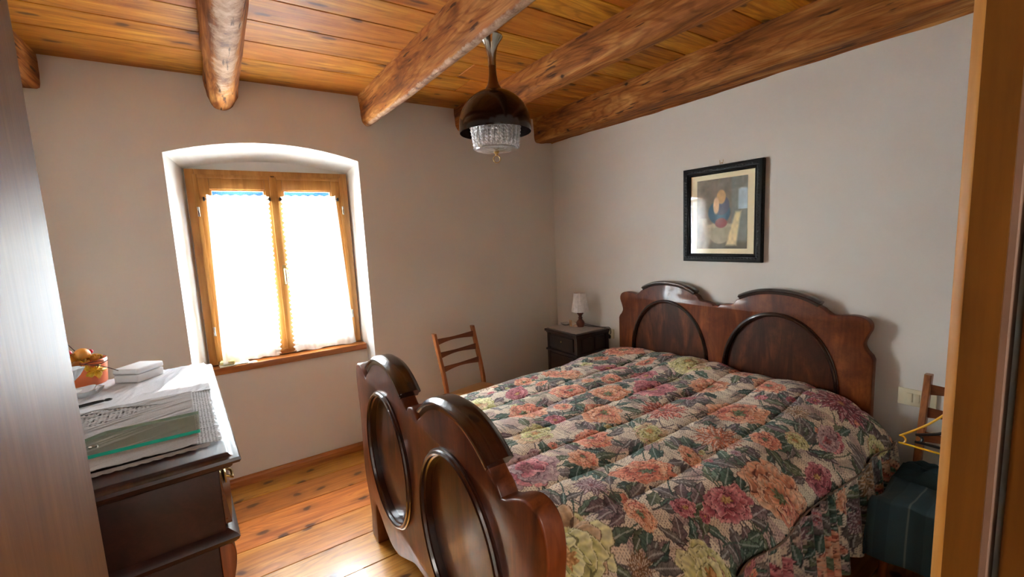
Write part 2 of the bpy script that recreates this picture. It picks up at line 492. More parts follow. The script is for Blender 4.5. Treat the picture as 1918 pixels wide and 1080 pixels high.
def mat_sheer(name, transp, transl, col):
    m, nt, b, o = new_mat(name)
    nt.nodes.remove(b)
    tr = N(nt, 'ShaderNodeBsdfTransparent')
    tl = N(nt, 'ShaderNodeBsdfTranslucent'); tl.inputs[0].default_value = col
    df = N(nt, 'ShaderNodeBsdfDiffuse'); df.inputs[0].default_value = col
    tc = N(nt, 'ShaderNodeTexCoord'); nz = N(nt, 'ShaderNodeTexNoise'); nz.inputs['Scale'].default_value = 60
    L(nt, tc.outputs['Object'], nz.inputs['Vector'])
    mr = N(nt, 'ShaderNodeMapRange'); mr.inputs[3].default_value = transp - 0.06; mr.inputs[4].default_value = transp + 0.06
    L(nt, nz.outputs[0], mr.inputs[0])
    m1 = N(nt, 'ShaderNodeMixShader'); m1.inputs[0].default_value = transl
    L(nt, df.outputs[0], m1.inputs[1]); L(nt, tl.outputs[0], m1.inputs[2])
    m2 = N(nt, 'ShaderNodeMixShader')
    L(nt, mr.outputs[0], m2.inputs[0]); L(nt, m1.outputs[0], m2.inputs[1]); L(nt, tr.outputs[0], m2.inputs[2])
    L(nt, m2.outputs[0], o.inputs[0])
    return m
M_SHEER = mat_sheer('sheer_voile', 0.30, 0.6, (0.92, 0.92, 0.90, 1))
M_RUFFLE = mat_sheer('gathered_voile', 0.2, 0.45, (0.88, 0.87, 0.84, 1))

def mat_cloth(name, col, rough=0.9, scale=260, var=0.08):
    return mat_plain(name, col, rough, 0, var, scale, 0.25, 0, 0.2)
M_LINEN = mat_cloth('ecru_linen', C(154, 150, 148))
M_LINEN2 = mat_cloth('white_cotton_cloth', C(180, 179, 182))

def mat_lace(name, col, kx, ky):
    """openwork: rows of small holes cut through the cloth"""
    m, nt, b, o = new_mat(name)
    b.inputs['Base Color'].default_value = col
    b.inputs['Roughness'].default_value = 0.9
    tc = N(nt, 'ShaderNodeTexCoord')
    mp = N(nt, 'ShaderNodeMapping'); mp.inputs['Scale'].default_value = (kx, ky, 0)
    L(nt, tc.outputs['Object'], mp.inputs['Vector'])
    vo = N(nt, 'ShaderNodeTexVoronoi', voronoi_dimensions='2D'); vo.inputs['Scale'].default_value = 1; vo.inputs['Randomness'].default_value = 0.25
    L(nt, mp.outputs[0], vo.inputs['Vector'])
    f = ramp(nt, vo.outputs['Distance'], [(0.30, (1, 1, 1, 1)), (0.36, (0, 0, 0, 1))])
    tr = N(nt, 'ShaderNodeBsdfTransparent')
    mx = N(nt, 'ShaderNodeMixShader')
    L(nt, f, mx.inputs[0]); L(nt, b.outputs[0], mx.inputs[1]); L(nt, tr.outputs[0], mx.inputs[2])
    L(nt, mx.outputs[0], o.inputs[0])
    return m
M_LACE = mat_lace('crochet_lace', C(158, 153, 150), 120, 120)
M_LACE_BIG = mat_lace('filet_lace', C(158, 153, 150), 80, 60)

def mat_stripes(name):
    m, nt, b, o = new_mat(name)
    tc = N(nt, 'ShaderNodeTexCoord')
    sp = N(nt, 'ShaderNodeSeparateXYZ'); L(nt, tc.outputs['Object'], sp.inputs[0])
    mu = N(nt, 'ShaderNodeMath', operation='MULTIPLY'); mu.inputs[1].default_value = 1 / 0.42
    L(nt, sp.outputs[0], mu.inputs[0])
    fr = N(nt, 'ShaderNodeMath', operation='FRACT'); L(nt, mu.outputs[0], fr.inputs[0])
    base, dk, wh = C(62, 88, 98), C(53, 77, 86), C(112, 128, 130)
    st = [(0.0, base), (0.08, base), (0.085, dk), (0.13, dk), (0.135, base), (0.2, base), (0.205, dk), (0.24, dk), (0.245, base),
          (0.315, base), (0.318, wh), (0.328, wh), (0.331, base), (0.5, base), (0.505, dk), (0.6, dk), (0.605, base), (0.728, base), (0.732, wh), (0.742, wh), (0.746, base), (0.80, dk), (0.85, dk), (0.855, base), (1.0, base)]
    c = ramp(nt, fr.outputs[0], st)
    L(nt, c, b.inputs['Base Color'])
    b.inputs['Roughness'].default_value = 0.95
    nz = N(nt, 'ShaderNodeTexNoise'); nz.inputs['Scale'].default_value = 180
    L(nt, tc.outputs['Object'], nz.inputs['Vector'])
    bump(nt, b, nz.outputs[0], 0.3, 0.004)
    return m
M_TEAL = mat_stripes('teal_striped_cotton')
M_TEALDK = mat_cloth('dark_teal_knit', C(44, 64, 70))

# ------------------------------------------------------------------ room shell
X_L, X_R, Y_W, Z_C = -0.82, 2.71, 3.30, 2.657
NICHE_Y = 3.50
def arch(xa, za, xp, zp, xb, zb, n=14):
    """circular-looking arc from a over p to b"""
    out = []
    for i in range(n + 1):
        t = i / n
        x = xa + (xb - xa) * t
        base = za + (zb - za) * t
        rise = zp - (za + (zb - za) * (xp - xa) / (xb - xa))
        out.append((x, base + rise * (1 - abs(2 * t - 1) ** 2.0)))
    return out
NF = [(-0.22, 0)] + arch(-0.22, 2.195, 0.30, 2.284, 0.90, 2.200) + [(0.90, 0)]
NB = [(-0.142, 0)] + arch(-0.142, 2.135, 0.30, 2.198, 0.850, 2.135) + [(0.850, 0)]
front = [(X_L - 0.1, 0), NF[0]] + NF[1:-1] + [NF[-1], (X_R + 0.1, 0), (X_R + 0.1, 2.75), (X_L - 0.1, 2.75)]
bm = sawn([front], 0.0, 0, 'xzy', (0, Y_W, 0))
structure(finish('wall_back', bm, M_WALL, None, False))
bm = bmesh.new()
va = [bm.verts.new((x, Y_W, z)) for x, z in NF]
vb = [bm.verts.new((x, NICHE_Y, z)) for x, z in NB]
for i in range(len(va) - 1):
    bm.faces.new((va[i], va[i + 1], vb[i + 1], vb[i]))
WIN = (-0.105, 0.815, 0.88, 2.10)
b2 = sawn([NB, [(WIN[0], WIN[2]), (WIN[0], WIN[3]), (WIN[1], WIN[3]), (WIN[1], WIN[2])]], 0.0, 0, 'xzy', (0, NICHE_Y, 0))
tmp = bpy.data.meshes.new('t'); b2.to_mesh(tmp); b2.free(); bm.from_mesh(tmp); bpy.data.meshes.remove(tmp)
# thick outer masonry round the opening
for (a, b_, c_, d_) in ((-1.2, WIN[0], 0, 3.0), (WIN[1], 3.2, 0, 3.0), (WIN[0], WIN[1], 0, WIN[2]), (WIN[0], WIN[1], WIN[3], 3.0)):
    bm_box(bm, a, b_, NICHE_Y + 0.012, 3.56, c_, d_)
for (a, b_, c_, d_) in ((-1.2, -0.30, 0, 3.0), (1.0, 3.2, 0, 3.0), (-0.30, 1.0, 0, 0.80), (-0.30, 1.0, 2.42, 3.0)):
    bm_box(bm, a, b_, 3.562, 3.76, c_, d_)
structure(finish('wall_back_reveal', bm, M_REVEAL, None, False))
bm = bmesh.new()
bm_box(bm, -0.185, 0.872, 3.405, NICHE_Y - 0.002, 0, 0.80)
structure(finish('wall_back_parapet', bm, M_WALL, None, False))
def slab(name, m, *b):
    bm = bmesh.new(); bm_box(bm, *b)
    return structure(finish(name, bm, m, None, False))
slab('wall_right', M_WALL, X_R, X_R + 0.2, -1.9, Y_W + 0.1, 0, 2.75)
slab('wall_left', M_WALL, X_L - 0.2, X_L, 0.10, Y_W + 0.1, 0, 2.75)
# door wall with the opening the photographer stands in
D0, D1, DY0, DY1, DH = -0.29, 0.69, -0.02, 0.10, 2.12
bm = bmesh.new()
bm_box(bm, X_L - 0.2, D0, DY0, DY1, 0, 2.75)
bm_box(bm, D1, X_R + 0.1, DY0, DY1, 0, 2.75)
bm_box(bm, D0, D1, DY0, DY1, DH, 2.75)
structure(finish('wall_front', bm, M_WALL, None, False))
# hall behind
bm = bmesh.new()
bm_box(bm, X_L - 0.4, X_R + 0.2, -1.9, -1.8, 0, 2.75)
bm_box(bm, X_L - 0.5, X_L - 0.3, -1.9, 0.0, 0, 2.75)
structure(finish('wall_hall', bm, M_WALL, None, False))

def board_attr(bm_faces_val, me):
    a = me.color_attributes.new('board', 'FLOAT_COLOR', 'CORNER')
    return a
def planks(name, mat, x0, x1, edges, zlo, zhi, gap, minlen, maxlen, up):
    """boards running along X; edges = list of y boundaries"""
    bm = bmesh.new()
    lay = bm.loops.layers.float_color.new('board')
    for i in range(len(edges) - 1):
        ya, yb = sorted((edges[i], edges[i + 1]))
        x = x0 - random.uniform(0, minlen * 0.3)
        while x < x1:
            xe = min(x + random.uniform(minlen, maxlen), x1 + 0.02)
            if x1 - xe < 0.4: xe = x1 + 0.02
            n0 = len(bm.faces)
            bm_box(bm, max(x, x0) + gap * 0.3, xe - gap * 0.3, ya + gap / 2, yb - gap / 2, zlo, zhi, 0.0025, 1)
            bm.faces.ensure_lookup_table()
            c = (random.random(), random.random(), random.random(), 1)
            for f in bm.faces[n0:]:
                for l in f.loops:
                    l[lay] = c
            x = xe
    return finish(name, bm, mat, None, False)
ce = [3.32, 2.91, 2.665, 2.42]
while ce[-1] > -1.9: ce.append(ce[-1] - random.uniform(0.20, 0.29))
structure(planks('ceiling', M_CEIL, X_L - 0.1, X_R + 0.1, ce, Z_C, Z_C + 0.03, 0.006, 2.2, 5.0, False))
slab('ceiling_deck', M_WALL, X_L - 0.5, X_R + 0.2, -1.9, 3.8, Z_C + 0.031, Z_C + 0.06)
fe = [3.42, 3.185, 2.93, 2.635, 2.37]
while fe[-1] > -1.9: fe.append(fe[-1] - random.uniform(0.21, 0.27))
structure(planks('floor', M_FLOOR, X_L - 0.3, X_R + 0.1, fe, -0.03, 0.0, 0.003, 2.5, 5.0, True))
slab('floor_base', M_DARKWOOD, X_L - 0.5, X_R + 0.2, -1.9, 3.5, -0.06, -0.031)

# baseboards
def baseboard(name, pts_a, pts_b, nrm):
    bm = bmesh.new()
    a, b_ = Vector(pts_a), Vector(pts_b)
    nv = Vector(nrm)
    prof = [(0, 0), (0.016, 0), (0.016, 0.042), (0.010, 0.052), (0.009, 0.060), (0, 0.064)]
    bm_sweep(bm, [a, b_], [(nv, Vector((0, 0, 1)))] * 2, prof)
    return structure(finish(name, bm, M_BASEB, None, False))
baseboard('baseboard_back', (-0.18, 3.405, 0), (0.872, 3.405, 0), (0, -1, 0))
baseboard('baseboard_back.001', (0.90, 3.30, 0), (X_R, 3.30, 0), (0, -1, 0))
baseboard('baseboard_right', (X_R, 3.28, 0), (X_R, 0.1, 0), (-1, 0, 0))
baseboard('baseboard_left', (X_L, 3.28, 0), (X_L, 0.1, 0), (1, 0, 0))

# ------------------------------------------------------------------ ceiling beams (hewn logs, running along Y)
def beam(name, label, prof, x_of_y, wear_fn, y0=0.12, y1=3.30, amp=0.012, seed=0):
    """prof: cross section (dx, z) listed from top-left, down and round to top-right"""
    pr = smooth_line(prof, 6)
    ny = 150
    P = np.zeros((ny, len(pr), 3)); W = np.zeros((ny, len(pr), 3))
    for i in range(ny):
        y = y0 + (y1 - y0) * i / (ny - 1)
        sx = 1 + 0.07 * snoise(y * 1.1, seed + 3.3)
        for k, (dx, z) in enumerate(pr):
            n = snoise(dx * 9 + seed, y * 1.6, z * 9) * amp + snoise(dx * 30 + seed, y * 7, z * 30) * amp * 0.45
            deep = (Z_C - z) / 0.2
            P[i, k] = (x_of_y(y) + dx * sx + n, y, z + n * 0.8 * min(1, deep * 1.5) + 0.012 * min(1, deep) * snoise(y * 1.4 + seed, 7.7))
            W[i, k, 0] = wear_fn(y, k / (len(pr) - 1), dx, z)
    me = grid_mesh(name, P, W, 'wear')
    o = link_mesh(name, me, M_BEAM, None, True, angle=50)
    structure(o, label, 'beam')
    return o
# far-left log, stained pale along its belly
beam('trim_1', 'rounded log beam with pale worn belly above the window',
     [(-0.085, 2.665), (-0.088, 2.60), (-0.075, 2.54), (-0.045, 2.488), (0.0, 2.472), (0.045, 2.492), (0.075, 2.545), (0.088, 2.60), (0.088, 2.665)],
     lambda y: 0.112 + 0.002 * (3.3 - y), lambda y, t, dx, z: (0.74 - (abs(t - 0.52) * 3.2) ** 1.6) * (1.0 if y < 2.6 else max(0.0, 1 - (y - 2.6) * 1.1)), seed=1)
beam('trim_2', 'broad hewn beam with whitish streak that carries the hanging lamp',
     [(-0.155, 2.665), (-0.15, 2.60), (-0.135, 2.50), (-0.118, 2.452), (-0.09, 2.448), (-0.05, 2.474), (0.0, 2.512), (0.06, 2.57), (0.115, 2.665)],
     lambda y: 1.09 + 0.012 * (3.3 - y), lambda y, t, dx, z: 0.95 - (abs(t - 0.50) * 4.6) ** 1.5, amp=0.010, seed=4)
beam('trim_3', 'light brown hewn beam full of knots behind the hanging lamp',
     [(-0.085, 2.665), (-0.085, 2.60), (-0.078, 2.53), (-0.05, 2.495), (0.0, 2.487), (0.05, 2.497), (0.075, 2.53), (0.085, 2.60), (0.085, 2.665)],
     lambda y: 1.785 + 0.008 * (3.3 - y), lambda y, t, dx, z: 0.16, amp=0.013, seed=9)
beam('trim_4', 'dark red-brown wall beam running above the bed',
     [(-0.15, 2.665), (-0.15, 2.60), (-0.145, 2.52), (-0.13, 2.462), (-0.09, 2.45), (0.0, 2.452), (0.05, 2.452), (0.09, 2.455), (0.10, 2.665)],
     lambda y: 2.645, lambda y, t, dx, z: 0.05, amp=0.009, seed=14)
beam('trim_5', 'dark beam end in the corner above the dresser',
     [(-0.12, 2.665), (-0.12, 2.60), (-0.12, 2.52), (-0.10, 2.49), (-0.06, 2.482), (0.0, 2.482), (0.025, 2.485), (0.035, 2.51), (0.04, 2.665)],
     lambda y: -0.715, lambda y, t, dx, z: 0.0, amp=0.006, seed=20)

# ------------------------------------------------------------------ window
win = thing('window_1', 'wooden two-leaf window in deep white arched niche', 'window', (0.355, 3.5, 0.845))
structure(win)
def wbox(name, parent, mat, boxes, bev=0.004, org=(0.355, 3.5, 0.845)):
    bm = bmesh.new()
    for b_ in boxes:
        bm_box(bm, b_[0] - org[0], b_[1] - org[0], b_[2] - org[1], b_[3] - org[1], b_[4] - org[2], b_[5] - org[2], bev)
    return finish(name, bm, mat, parent)
FX0, FX1, FZ0, FZ1 = -0.136, 0.846, 0.852, 2.130
wbox('window_frame', win, M_WINDOW, [(FX0, FX0 + 0.05, 3.462, 3.53, FZ0, FZ1), (FX1 - 0.05, FX1, 3.462, 3.53, FZ0, FZ1),
                                     (FX0 + 0.05, FX1 - 0.05, 3.462, 3.53, FZ1 - 0.042, FZ1), (FX0 + 0.05, FX1 - 0.05, 3.462, 3.53, FZ0, FZ0 + 0.03)])
def sash(x0, x1, gx0, gx1):
    z0, z1, g0, g1 = 0.884, 2.088, 0.958, 2.004
    s = wbox('sash', win, M_WINDOW, [(x0, gx0, 3.452, 3.515, z0, z1), (gx1, x1, 3.452, 3.515, z0, z1),
                                     (gx0, gx1, 3.452, 3.515, g1, z1), (gx0, gx1, 3.452, 3.515, z0, g0)])
    lx0, lx1 = (x0 - 0.010, x1) if x0 < 0.2 else (x0, x1 + 0.010)
    wbox('lip', s, M_WINDOW, [(lx0, lx0 + 0.022, 3.444, 3.4515, z0 - 0.008, z1 + 0.008), (lx1 - 0.022, lx1, 3.444, 3.4515, z0 - 0.008, z1 + 0.008),
                              (lx0 + 0.022, lx1 - 0.022, 3.444, 3.4515, z1 - 0.014, z1 + 0.008), (lx0 + 0.022, lx1 - 0.022, 3.444, 3.4515, z0 - 0.008, z0 + 0.014)], 0.002)
    wbox('pane', s, M_PANE, [(gx0 - 0.004, gx1 + 0.004, 3.484, 3.490, g0 - 0.004, g1 + 0.004)], 0.0)
    wbox('glazing_bead', s, M_WINDOW, [(gx0, gx0 + 0.01, 3.462, 3.482, g0, g1), (gx1 - 0.01, gx1, 3.462, 3.482, g0, g1),
                                       (gx0 + 0.01, gx1 - 0.01, 3.462, 3.482, g1 - 0.01, g1), (gx0 + 0.01, gx1 - 0.01, 3.462, 3.482, g0, g0 + 0.01)], 0.002)
    return s
sl = sash(-0.084, 0.350, -0.014, 0.298)
sr_ = sash(0.352, 0.796, 0.406, 0.726)
wbox('meeting_stile', win, M_WINDOW, [(0.328, 0.374, 3.436, 3.453, 0.884, 2.088)], 0.006)
for px, pz in ((-0.086, 1.86), (-0.086, 1.08), (0.798, 1.86), (0.798, 1.08)):
    bm = bmesh.new()
    bm_lathe(bm, [(0.0, -0.03), (0.008, -0.03), (0.008, -0.002), (0.0065, 0), (0.008, 0.002), (0.008, 0.03), (0.0, 0.03)], 12, px - 0.355, 3.449 - 3.5, pz - 0.845)
    finish('hinge', bm, M_STEEL, win)
hb = wbox('handle_plate', win, M_BRASS, [(0.350, 0.378, 3.430, 3.437, 1.345, 1.485)], 0.003)
bm = bmesh.new()
bm_tube(bm, [(0, 0.006, 0), (0, -0.03, 0), (0, -0.036, -0.01), (0, -0.036, -0.10)], [0.008, 0.008, 0.009, 0.0075], 10)
for v in bm.verts: v.co += Vector((0.364 - 0.355, 3.43 - 3.5, 1.455 - 0.845))
finish('window_handle', bm, mat_plain('ivory_handle', C(225, 208, 170), 0.35, 0.2), win)
wbox('top_catch', win, M_STEEL, [(0.340, 0.362, 3.444, 3.462, 2.088, 2.098)], 0.001)
sill = wbox('window_sill', win, M_SILL, [(-0.178, 0.864, 3.372, 3.50, 0.800, 0.845)], 0.008)

# ------------------------------------------------------------------ curtains on their rods
def curtain(label, x0, x1, b0, b1, inner, zb, seed):
    zt = 1.952
    t = thing('curtain', label, 'curtain', (0, 0, 0), 0, 'sheer window curtains')
    nz, nx = 90, 120
    P = np.zeros((nz, nx, 3))
    for i in range(nz):
        v = i / (nz - 1)
        for k in range(nx):
            u = k / (nx - 1)
            x = (x0 + (b0 - x0) * v) * (1 - u) + (x1 + (b1 - x1) * v) * u
            f = math.sin(u * 2 * PI * 11 + seed + 0.6 * snoise(u * 4, v * 2, seed)) * 0.006 * max(0.12, 1 - v * 2.4)
            f += 0.016 * snoise(u * 5 + seed, v * 0.9) * min(1, v * 2.5) + 0.008 * snoise(u * 16 + seed, v * 1.4) * min(1, v * 2)
            z = zt + (zb - zt) * v + 0.012 * snoise(u * 6 + seed, 4.4) * v
            y = 3.424 + f - 0.016 * v
            if v > 0.94:
                w = (v - 0.94) / 0.06
                y -= 0.02 * w * w
            P[i, k] = (x, y, z)
    me = grid_mesh('curtain_cloth', P)
    link_mesh('curtain_cloth', me, M_SHEER, t, True, angle=180)
    # gathered frill down the inner edge
    Q = np.zeros((160, 10, 3))
    for i in range(160):
        v = i / 159
        e0 = (x1 + (b1 - x1) * v) if inner > 0 else (x0 + (b0 - x0) * v)
        z = zt + 0.005 + (zb - zt) * v
        for k in range(10):
            u = k / 9
            wv = math.sin(v * 2 * PI * 34 + snoise(v * 9, seed) * 2.5)
            ed = 0.03 + 0.006 * math.sin(v * 2 * PI * 34 + 1.0) + 0.006 * snoise(v * 20, seed + 2)
            Q[i, k] = (e0 - inner * 0.018 + inner * u * ed, 3.418 - 0.016 * v + wv * 0.010 * (0.3 + 0.7 * u), z)
    link_mesh('curtain_frill', grid_mesh('curtain_frill', Q), M_RUFFLE, t, True, angle=180)
    # gathered heading above the rod
    Q = np.zeros((6, 140, 3))
    for i in range(6):
        for k in range(140):
            u = k / 139
            Q[i, k] = (x0 + (x1 - x0) * u, 3.421 + 0.007 * math.sin(u * 2 * PI * 16 + seed) * (0.5 + i / 10), 1.926 + 0.0075 * i + (0.004 * math.sin(u * 40 + seed) if i == 5 else 0))
    link_mesh('curtain_heading', grid_mesh('curtain_heading', Q), M_RUFFLE, t, True, angle=180)
    # hem band
    P2 = P[-12:, :, :].copy(); P2[:, :, 1] -= 0.003
    link_mesh('curtain_hem', grid_mesh('curtain_hem', P2), M_RUFFLE, t, True, angle=180)
    return t
curtain('sheer white curtain on the window leaf beside the dresser', -0.036, 0.300, -0.062, 0.270, 1, 0.868, 1.3)
curtain('sheer white curtain on the window leaf with the handle, towards the bed', 0.402, 0.745, 0.378, 0.790, -1, 0.868, 5.1)
for (xa, xb, lab) in ((-0.05, 0.318, 'thin metal curtain rod on the window leaf beside the dresser'), (0.384, 0.762, 'thin metal curtain rod on the window leaf with the handle')):
    t = thing('curtain_rod', lab, 'curtain rod', ((xa + xb) / 2, 3.43, 1.940), 0, 'curtain rods')
    h = (xb - xa) / 2
    bm = bmesh.new(); bm_tube(bm, [(-h, 0, 0), (h, 0, 0)], 0.0045, 10)
    finish('rod', bm, M_BRONZE, t)
    for s in (-1, 1):
        bm = bmesh.new(); bm_box(bm, s * h - 0.006, s * h + 0.006, -0.008, 0.022, -0.012, 0.012, 0.003)
        finish('bracket', bm, M_PLASTICB, t)

# papers and cloths left on the sill
def flat_pad(name, label, cat, loc, w, d, h, rot, mat, n=16, group=None):
    P = []
    bm = bmesh.new()
    bm_box(bm, -w / 2, w / 2, -d / 2, d / 2, 0, h, min(h * 0.45, 0.006))
    bmesh.ops.subdivide_edges(bm, edges=[e for e in bm.edges if e.calc_length() > 0.03], cuts=4, use_grid_fill=True)
    for v in bm.verts:
        if v.co.z > h * 0.5: v.co.z += 0.003 * snoise(v.co.x * 30, v.co.y * 30, rot)
    o = finish(name, bm, mat, None, True, loc, rot)
    return tag(o, label, cat, group)
flat_pad('folded_paper', 'flat folded white papers lying on the window sill by the dresser', 'paper', (0.0, 3.418, 0.846), 0.17, 0.075, 0.008, 0.1, M_PAPER)
flat_pad('sponge_cloth', 'pale yellow folded cloth on the papers on the window sill', 'cloth', (-0.035, 3.415, 0.858), 0.085, 0.055, 0.022, -0.2, mat_cloth('pale_yellow_cloth', C(214, 208, 150)))
flat_pad('envelope', 'grey envelope half under the curtain hem on the window sill', 'envelope', (0.10, 3.398, 0.846), 0.06, 0.04, 0.004, 0.35, mat_plain('grey_paper', C(190, 186, 178), 0.8))

# ------------------------------------------------------------------ outside
bm = bmesh.new(); bm_box(bm, -40, 40, 3.9, 60, -3.2, -3.0)
structure(finish('ground_outside', bm, mat_plain('pale_gravel', C(196, 190, 180), 0.95), None, False))
nb = thing('house', 'blue-grey house seen through the top of the window panes', 'house', (2.0, 13.0, -3.0))
bm = bmesh.new(); bm_box(bm, -9, 6, 0, 6, 0, 4.9)
finish('house_wall', bm, mat_plain('pale_render', C(206, 208, 212), 0.9), nb, False)
bm = bmesh.new()
vs = [bm.verts.new(p) for p in ((-9.5, -0.7, 4.8), (6.5, -0.7, 4.8), (6.5, 3, 6.4), (-9.5, 3, 6.4), (-9.5, -0.7, 4.95), (6.5, -0.7, 4.95), (6.5, 3, 6.55), (-9.5, 3, 6.55))]
for q in ((3, 2, 1, 0), (4, 5, 6, 7), (0, 1, 5, 4), (1, 2, 6, 5), (2, 3, 7, 6), (3, 0, 4, 7)): bm.faces.new([vs[i] for i in q])
finish('house_roof', bm, mat_plain('slate_blue', (0.004, 0.010, 0.024, 1), 0.8, 0, 0.4, 3, 0, 0, 0.0), nb, False)
for wx in (-4.2, -1.6, 1.0):
    bm = bmesh.new(); bm_box(bm, wx - 0.45, wx + 0.45, -0.06, 0.05, 2.9, 4.3, 0.02)
    finish('shutter', bm, mat_plain('blue_shutter', C(88, 110, 150), 0.7), nb)

# ------------------------------------------------------------------ door leaf and frame beside the camera
dr = thing('door_1', 'open brown wooden door with its frame round the doorway', 'door', (-0.215, 0.12, 0)); structure(dr)
bm = bmesh.new(); bm_box(bm, -0.032, 0.012, 0.0, 0.782, 0.008, 2.085, 0.0045, 3)
finish('door_leaf', bm, M_DOOR, dr)
# right-hand jamb, section in x/y: rounded room-side corner, stop, gasket, rebate
def jamb_section(bm, pts, z0, z1):
    lo = [bm.verts.new((x + 0.215, y - 0.12, z0)) for x, y in pts]
    hi = [bm.verts.new((x + 0.215, y - 0.12, z1)) for x, y in pts]
    n = len(pts)
    for i in range(n):
        bm.faces.new((lo[i], lo[(i + 1) % n], hi[(i + 1) % n], hi[i]))
    bm.faces.new(lo); bm.faces.new(list(reversed(hi)))
rr_ = 0.0072
cx_, cy_ = 0.62 + rr_, 0.1115
pts = [(0.62, 0.0835), (0.62, 0.1103), (0.78, 0.1103), (0.78, 0.1005), (0.688, 0.1005), (0.688, 0.0835)]
bm = bmesh.new(); jamb_section(bm, pts, 0, 2.11)
finish('door_frame', bm, M_JAMB, dr, True, None, 0, 30)
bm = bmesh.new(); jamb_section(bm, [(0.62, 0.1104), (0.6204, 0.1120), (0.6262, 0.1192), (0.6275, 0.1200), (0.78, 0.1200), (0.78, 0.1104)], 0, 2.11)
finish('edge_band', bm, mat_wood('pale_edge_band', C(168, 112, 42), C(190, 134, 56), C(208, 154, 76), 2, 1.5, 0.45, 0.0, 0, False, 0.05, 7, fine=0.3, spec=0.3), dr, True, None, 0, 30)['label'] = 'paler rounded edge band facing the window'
bm = bmesh.new(); jamb_section(bm, [(0.6225, 0.0785), (0.6225, 0.0833), (0.66, 0.0833), (0.66, 0.0785)], 0, 2.11)
finish('gasket', bm, M_GASKET, dr, False)
c2, r_2 = (0.6375, 0.0675), 0.004
pts = [(0.6335, -0.03)] + [(c2[0] - r_2 * math.cos(a), c2[1] + r_2 * math.sin(a)) for a in np.linspace(0, PI / 2, 7)] + [(0.689, 0.0715), (0.689, -0.03)]
bm = bmesh.new(); jamb_section(bm, pts, 0, 2.11)
finish('door_frame', bm, M_JAMB, dr, True, None, 0, 30)
bm = bmesh.new(); bm_box(bm, -0.07, 0.0, -0.15, 0.0, 0, 2.11, 0.005); finish('door_frame', bm, M_JAMB, dr)
bm = bmesh.new(); bm_box(bm, 0.0, 0.84, -0.15, -0.02, 2.09, 2.16, 0.005); finish('door_frame', bm, M_JAMB, dr)

# ------------------------------------------------------------------ bed
YC = 1.573
bed = thing('double_bed', 'dark walnut double bed with twin-humped headboard and footboard', 'bed', (0, 0, 0))
def mirror_outline(half):
    """half: from centre bottom out, up, back to centre top, u >= 0 -> full closed outline"""
    return [(u, z) for u, z in half] + [(-u, z) for u, z in reversed(half) if u > 1e-6]
def hump(u0, u1, z0, zp, n, e=2.3):
    uc, hw = (u0 + u1) / 2, abs(u1 - u0) / 2
    return [(u0 + (u1 - u0) * i / n, z0 + (zp - z0) * (1 - abs(2 * i / n - 1) ** e)) for i in range(n + 1)]
def ellipse(uc, zc, a, b_, n=56):
    return [(uc + a * math.cos(2 * PI * i / n), zc + b_ * math.sin(2 * PI * i / n)) for i in range(n)]
def crest(parent, xc, uline, width, hgt, yc):
    """thick molding riding on the hump"""
    path, frames = [], []
    n = len(uline)
    for i, (u, z) in enumerate(uline):
        a = uline[max(0, i - 1)]; c_ = uline[min(n - 1, i + 1)]
        t = Vector((0, c_[0] - a[0], c_[1] - a[1])).normalized()
        nrm = Vector((0, -t.z, t.y))
        if nrm.z < 0: nrm = -nrm
        path.append((xc, yc + u, z)); frames.append((Vector((1, 0, 0)), nrm))
    w = width / 2
    prof = [(-w + 0.008, -0.006), (w - 0.008, -0.006), (w - 0.006, hgt * 0.3), (w, hgt * 0.42), (w, hgt * 0.62), (w - 0.008, hgt * 0.72), (w - 0.014, hgt * 0.92), (w - 0.024, hgt),
            (-w + 0.024, hgt), (-w + 0.014, hgt * 0.92), (-w + 0.008, hgt * 0.72), (-w, hgt * 0.62), (-w, hgt * 0.42), (-w + 0.006, hgt * 0.3)]
    bm = bmesh.new(); bm_sweep(bm, path, frames, prof)
    return finish('crest_molding', bm, M_WALNUT_D, parent, True, None, 0, 35)
def oval_ring(parent, xface, sgn, uc, zc, a, b_, yc, w=0.030, h=0.020):
    n = 72
    path, frames = [], []
    for i in range(n):
        th = 2 * PI * i / n
        nrm = Vector((0, math.cos(th) / a, math.sin(th) / b_)).normalized()
        path.append((xface, yc + uc + a * math.cos(th), zc + b_ * math.sin(th))); frames.append((nrm, Vector((sgn, 0, 0))))
    prof = [(w * 0.55, -0.004), (w * 0.55, h * 0.35), (w * 0.35, h * 0.5), (w * 0.28, h * 0.85), (w * 0.05, h), (-w * 0.18, h * 0.8), (-w * 0.24, h * 0.3), (-w * 0.42, h * 0.1), (-w * 0.45, -0.028), (-w * 0.2, -0.030)]
    bm = bmesh.new(); bm_sweep(bm, path, frames, prof, True)
    return finish('oval_molding', bm, M_WALNUT_D, parent, True, None, 0, 35)
def oval_panel(parent, x, sgn, uc, zc, a, b_, yc):
    bm = bmesh.new()
    rings = []
    for r in (1.0, 0.85, 0.7, 0.5, 0.3, 0.12):
        rings.append([bm.verts.new((x + sgn * 0.008 * (1 - r * r), yc + uc + a * r * math.cos(2 * PI * i / 64), zc + b_ * r * math.sin(2 * PI * i / 64))) for i in range(64)])
    for r0, r1 in zip(rings, rings[1:]):
        for i in range(64):
            bm.faces.new((r0[i], r0[(i + 1) % 64], r1[(i + 1) % 64], r1[i]))
    bm.faces.new(rings[-1])
    # a back so that the panel has thickness
    back = [bm.verts.new((x - sgn * 0.008, v.co.y, v.co.z)) for v in rings[0]]
    for i in range(64):
        bm.faces.new((rings[0][i], back[i], back[(i + 1) % 64], rings[0][(i + 1) % 64]))
    bm.faces.new(back)
    return finish('oval_panel', bm, M_WALNUT_P, parent)

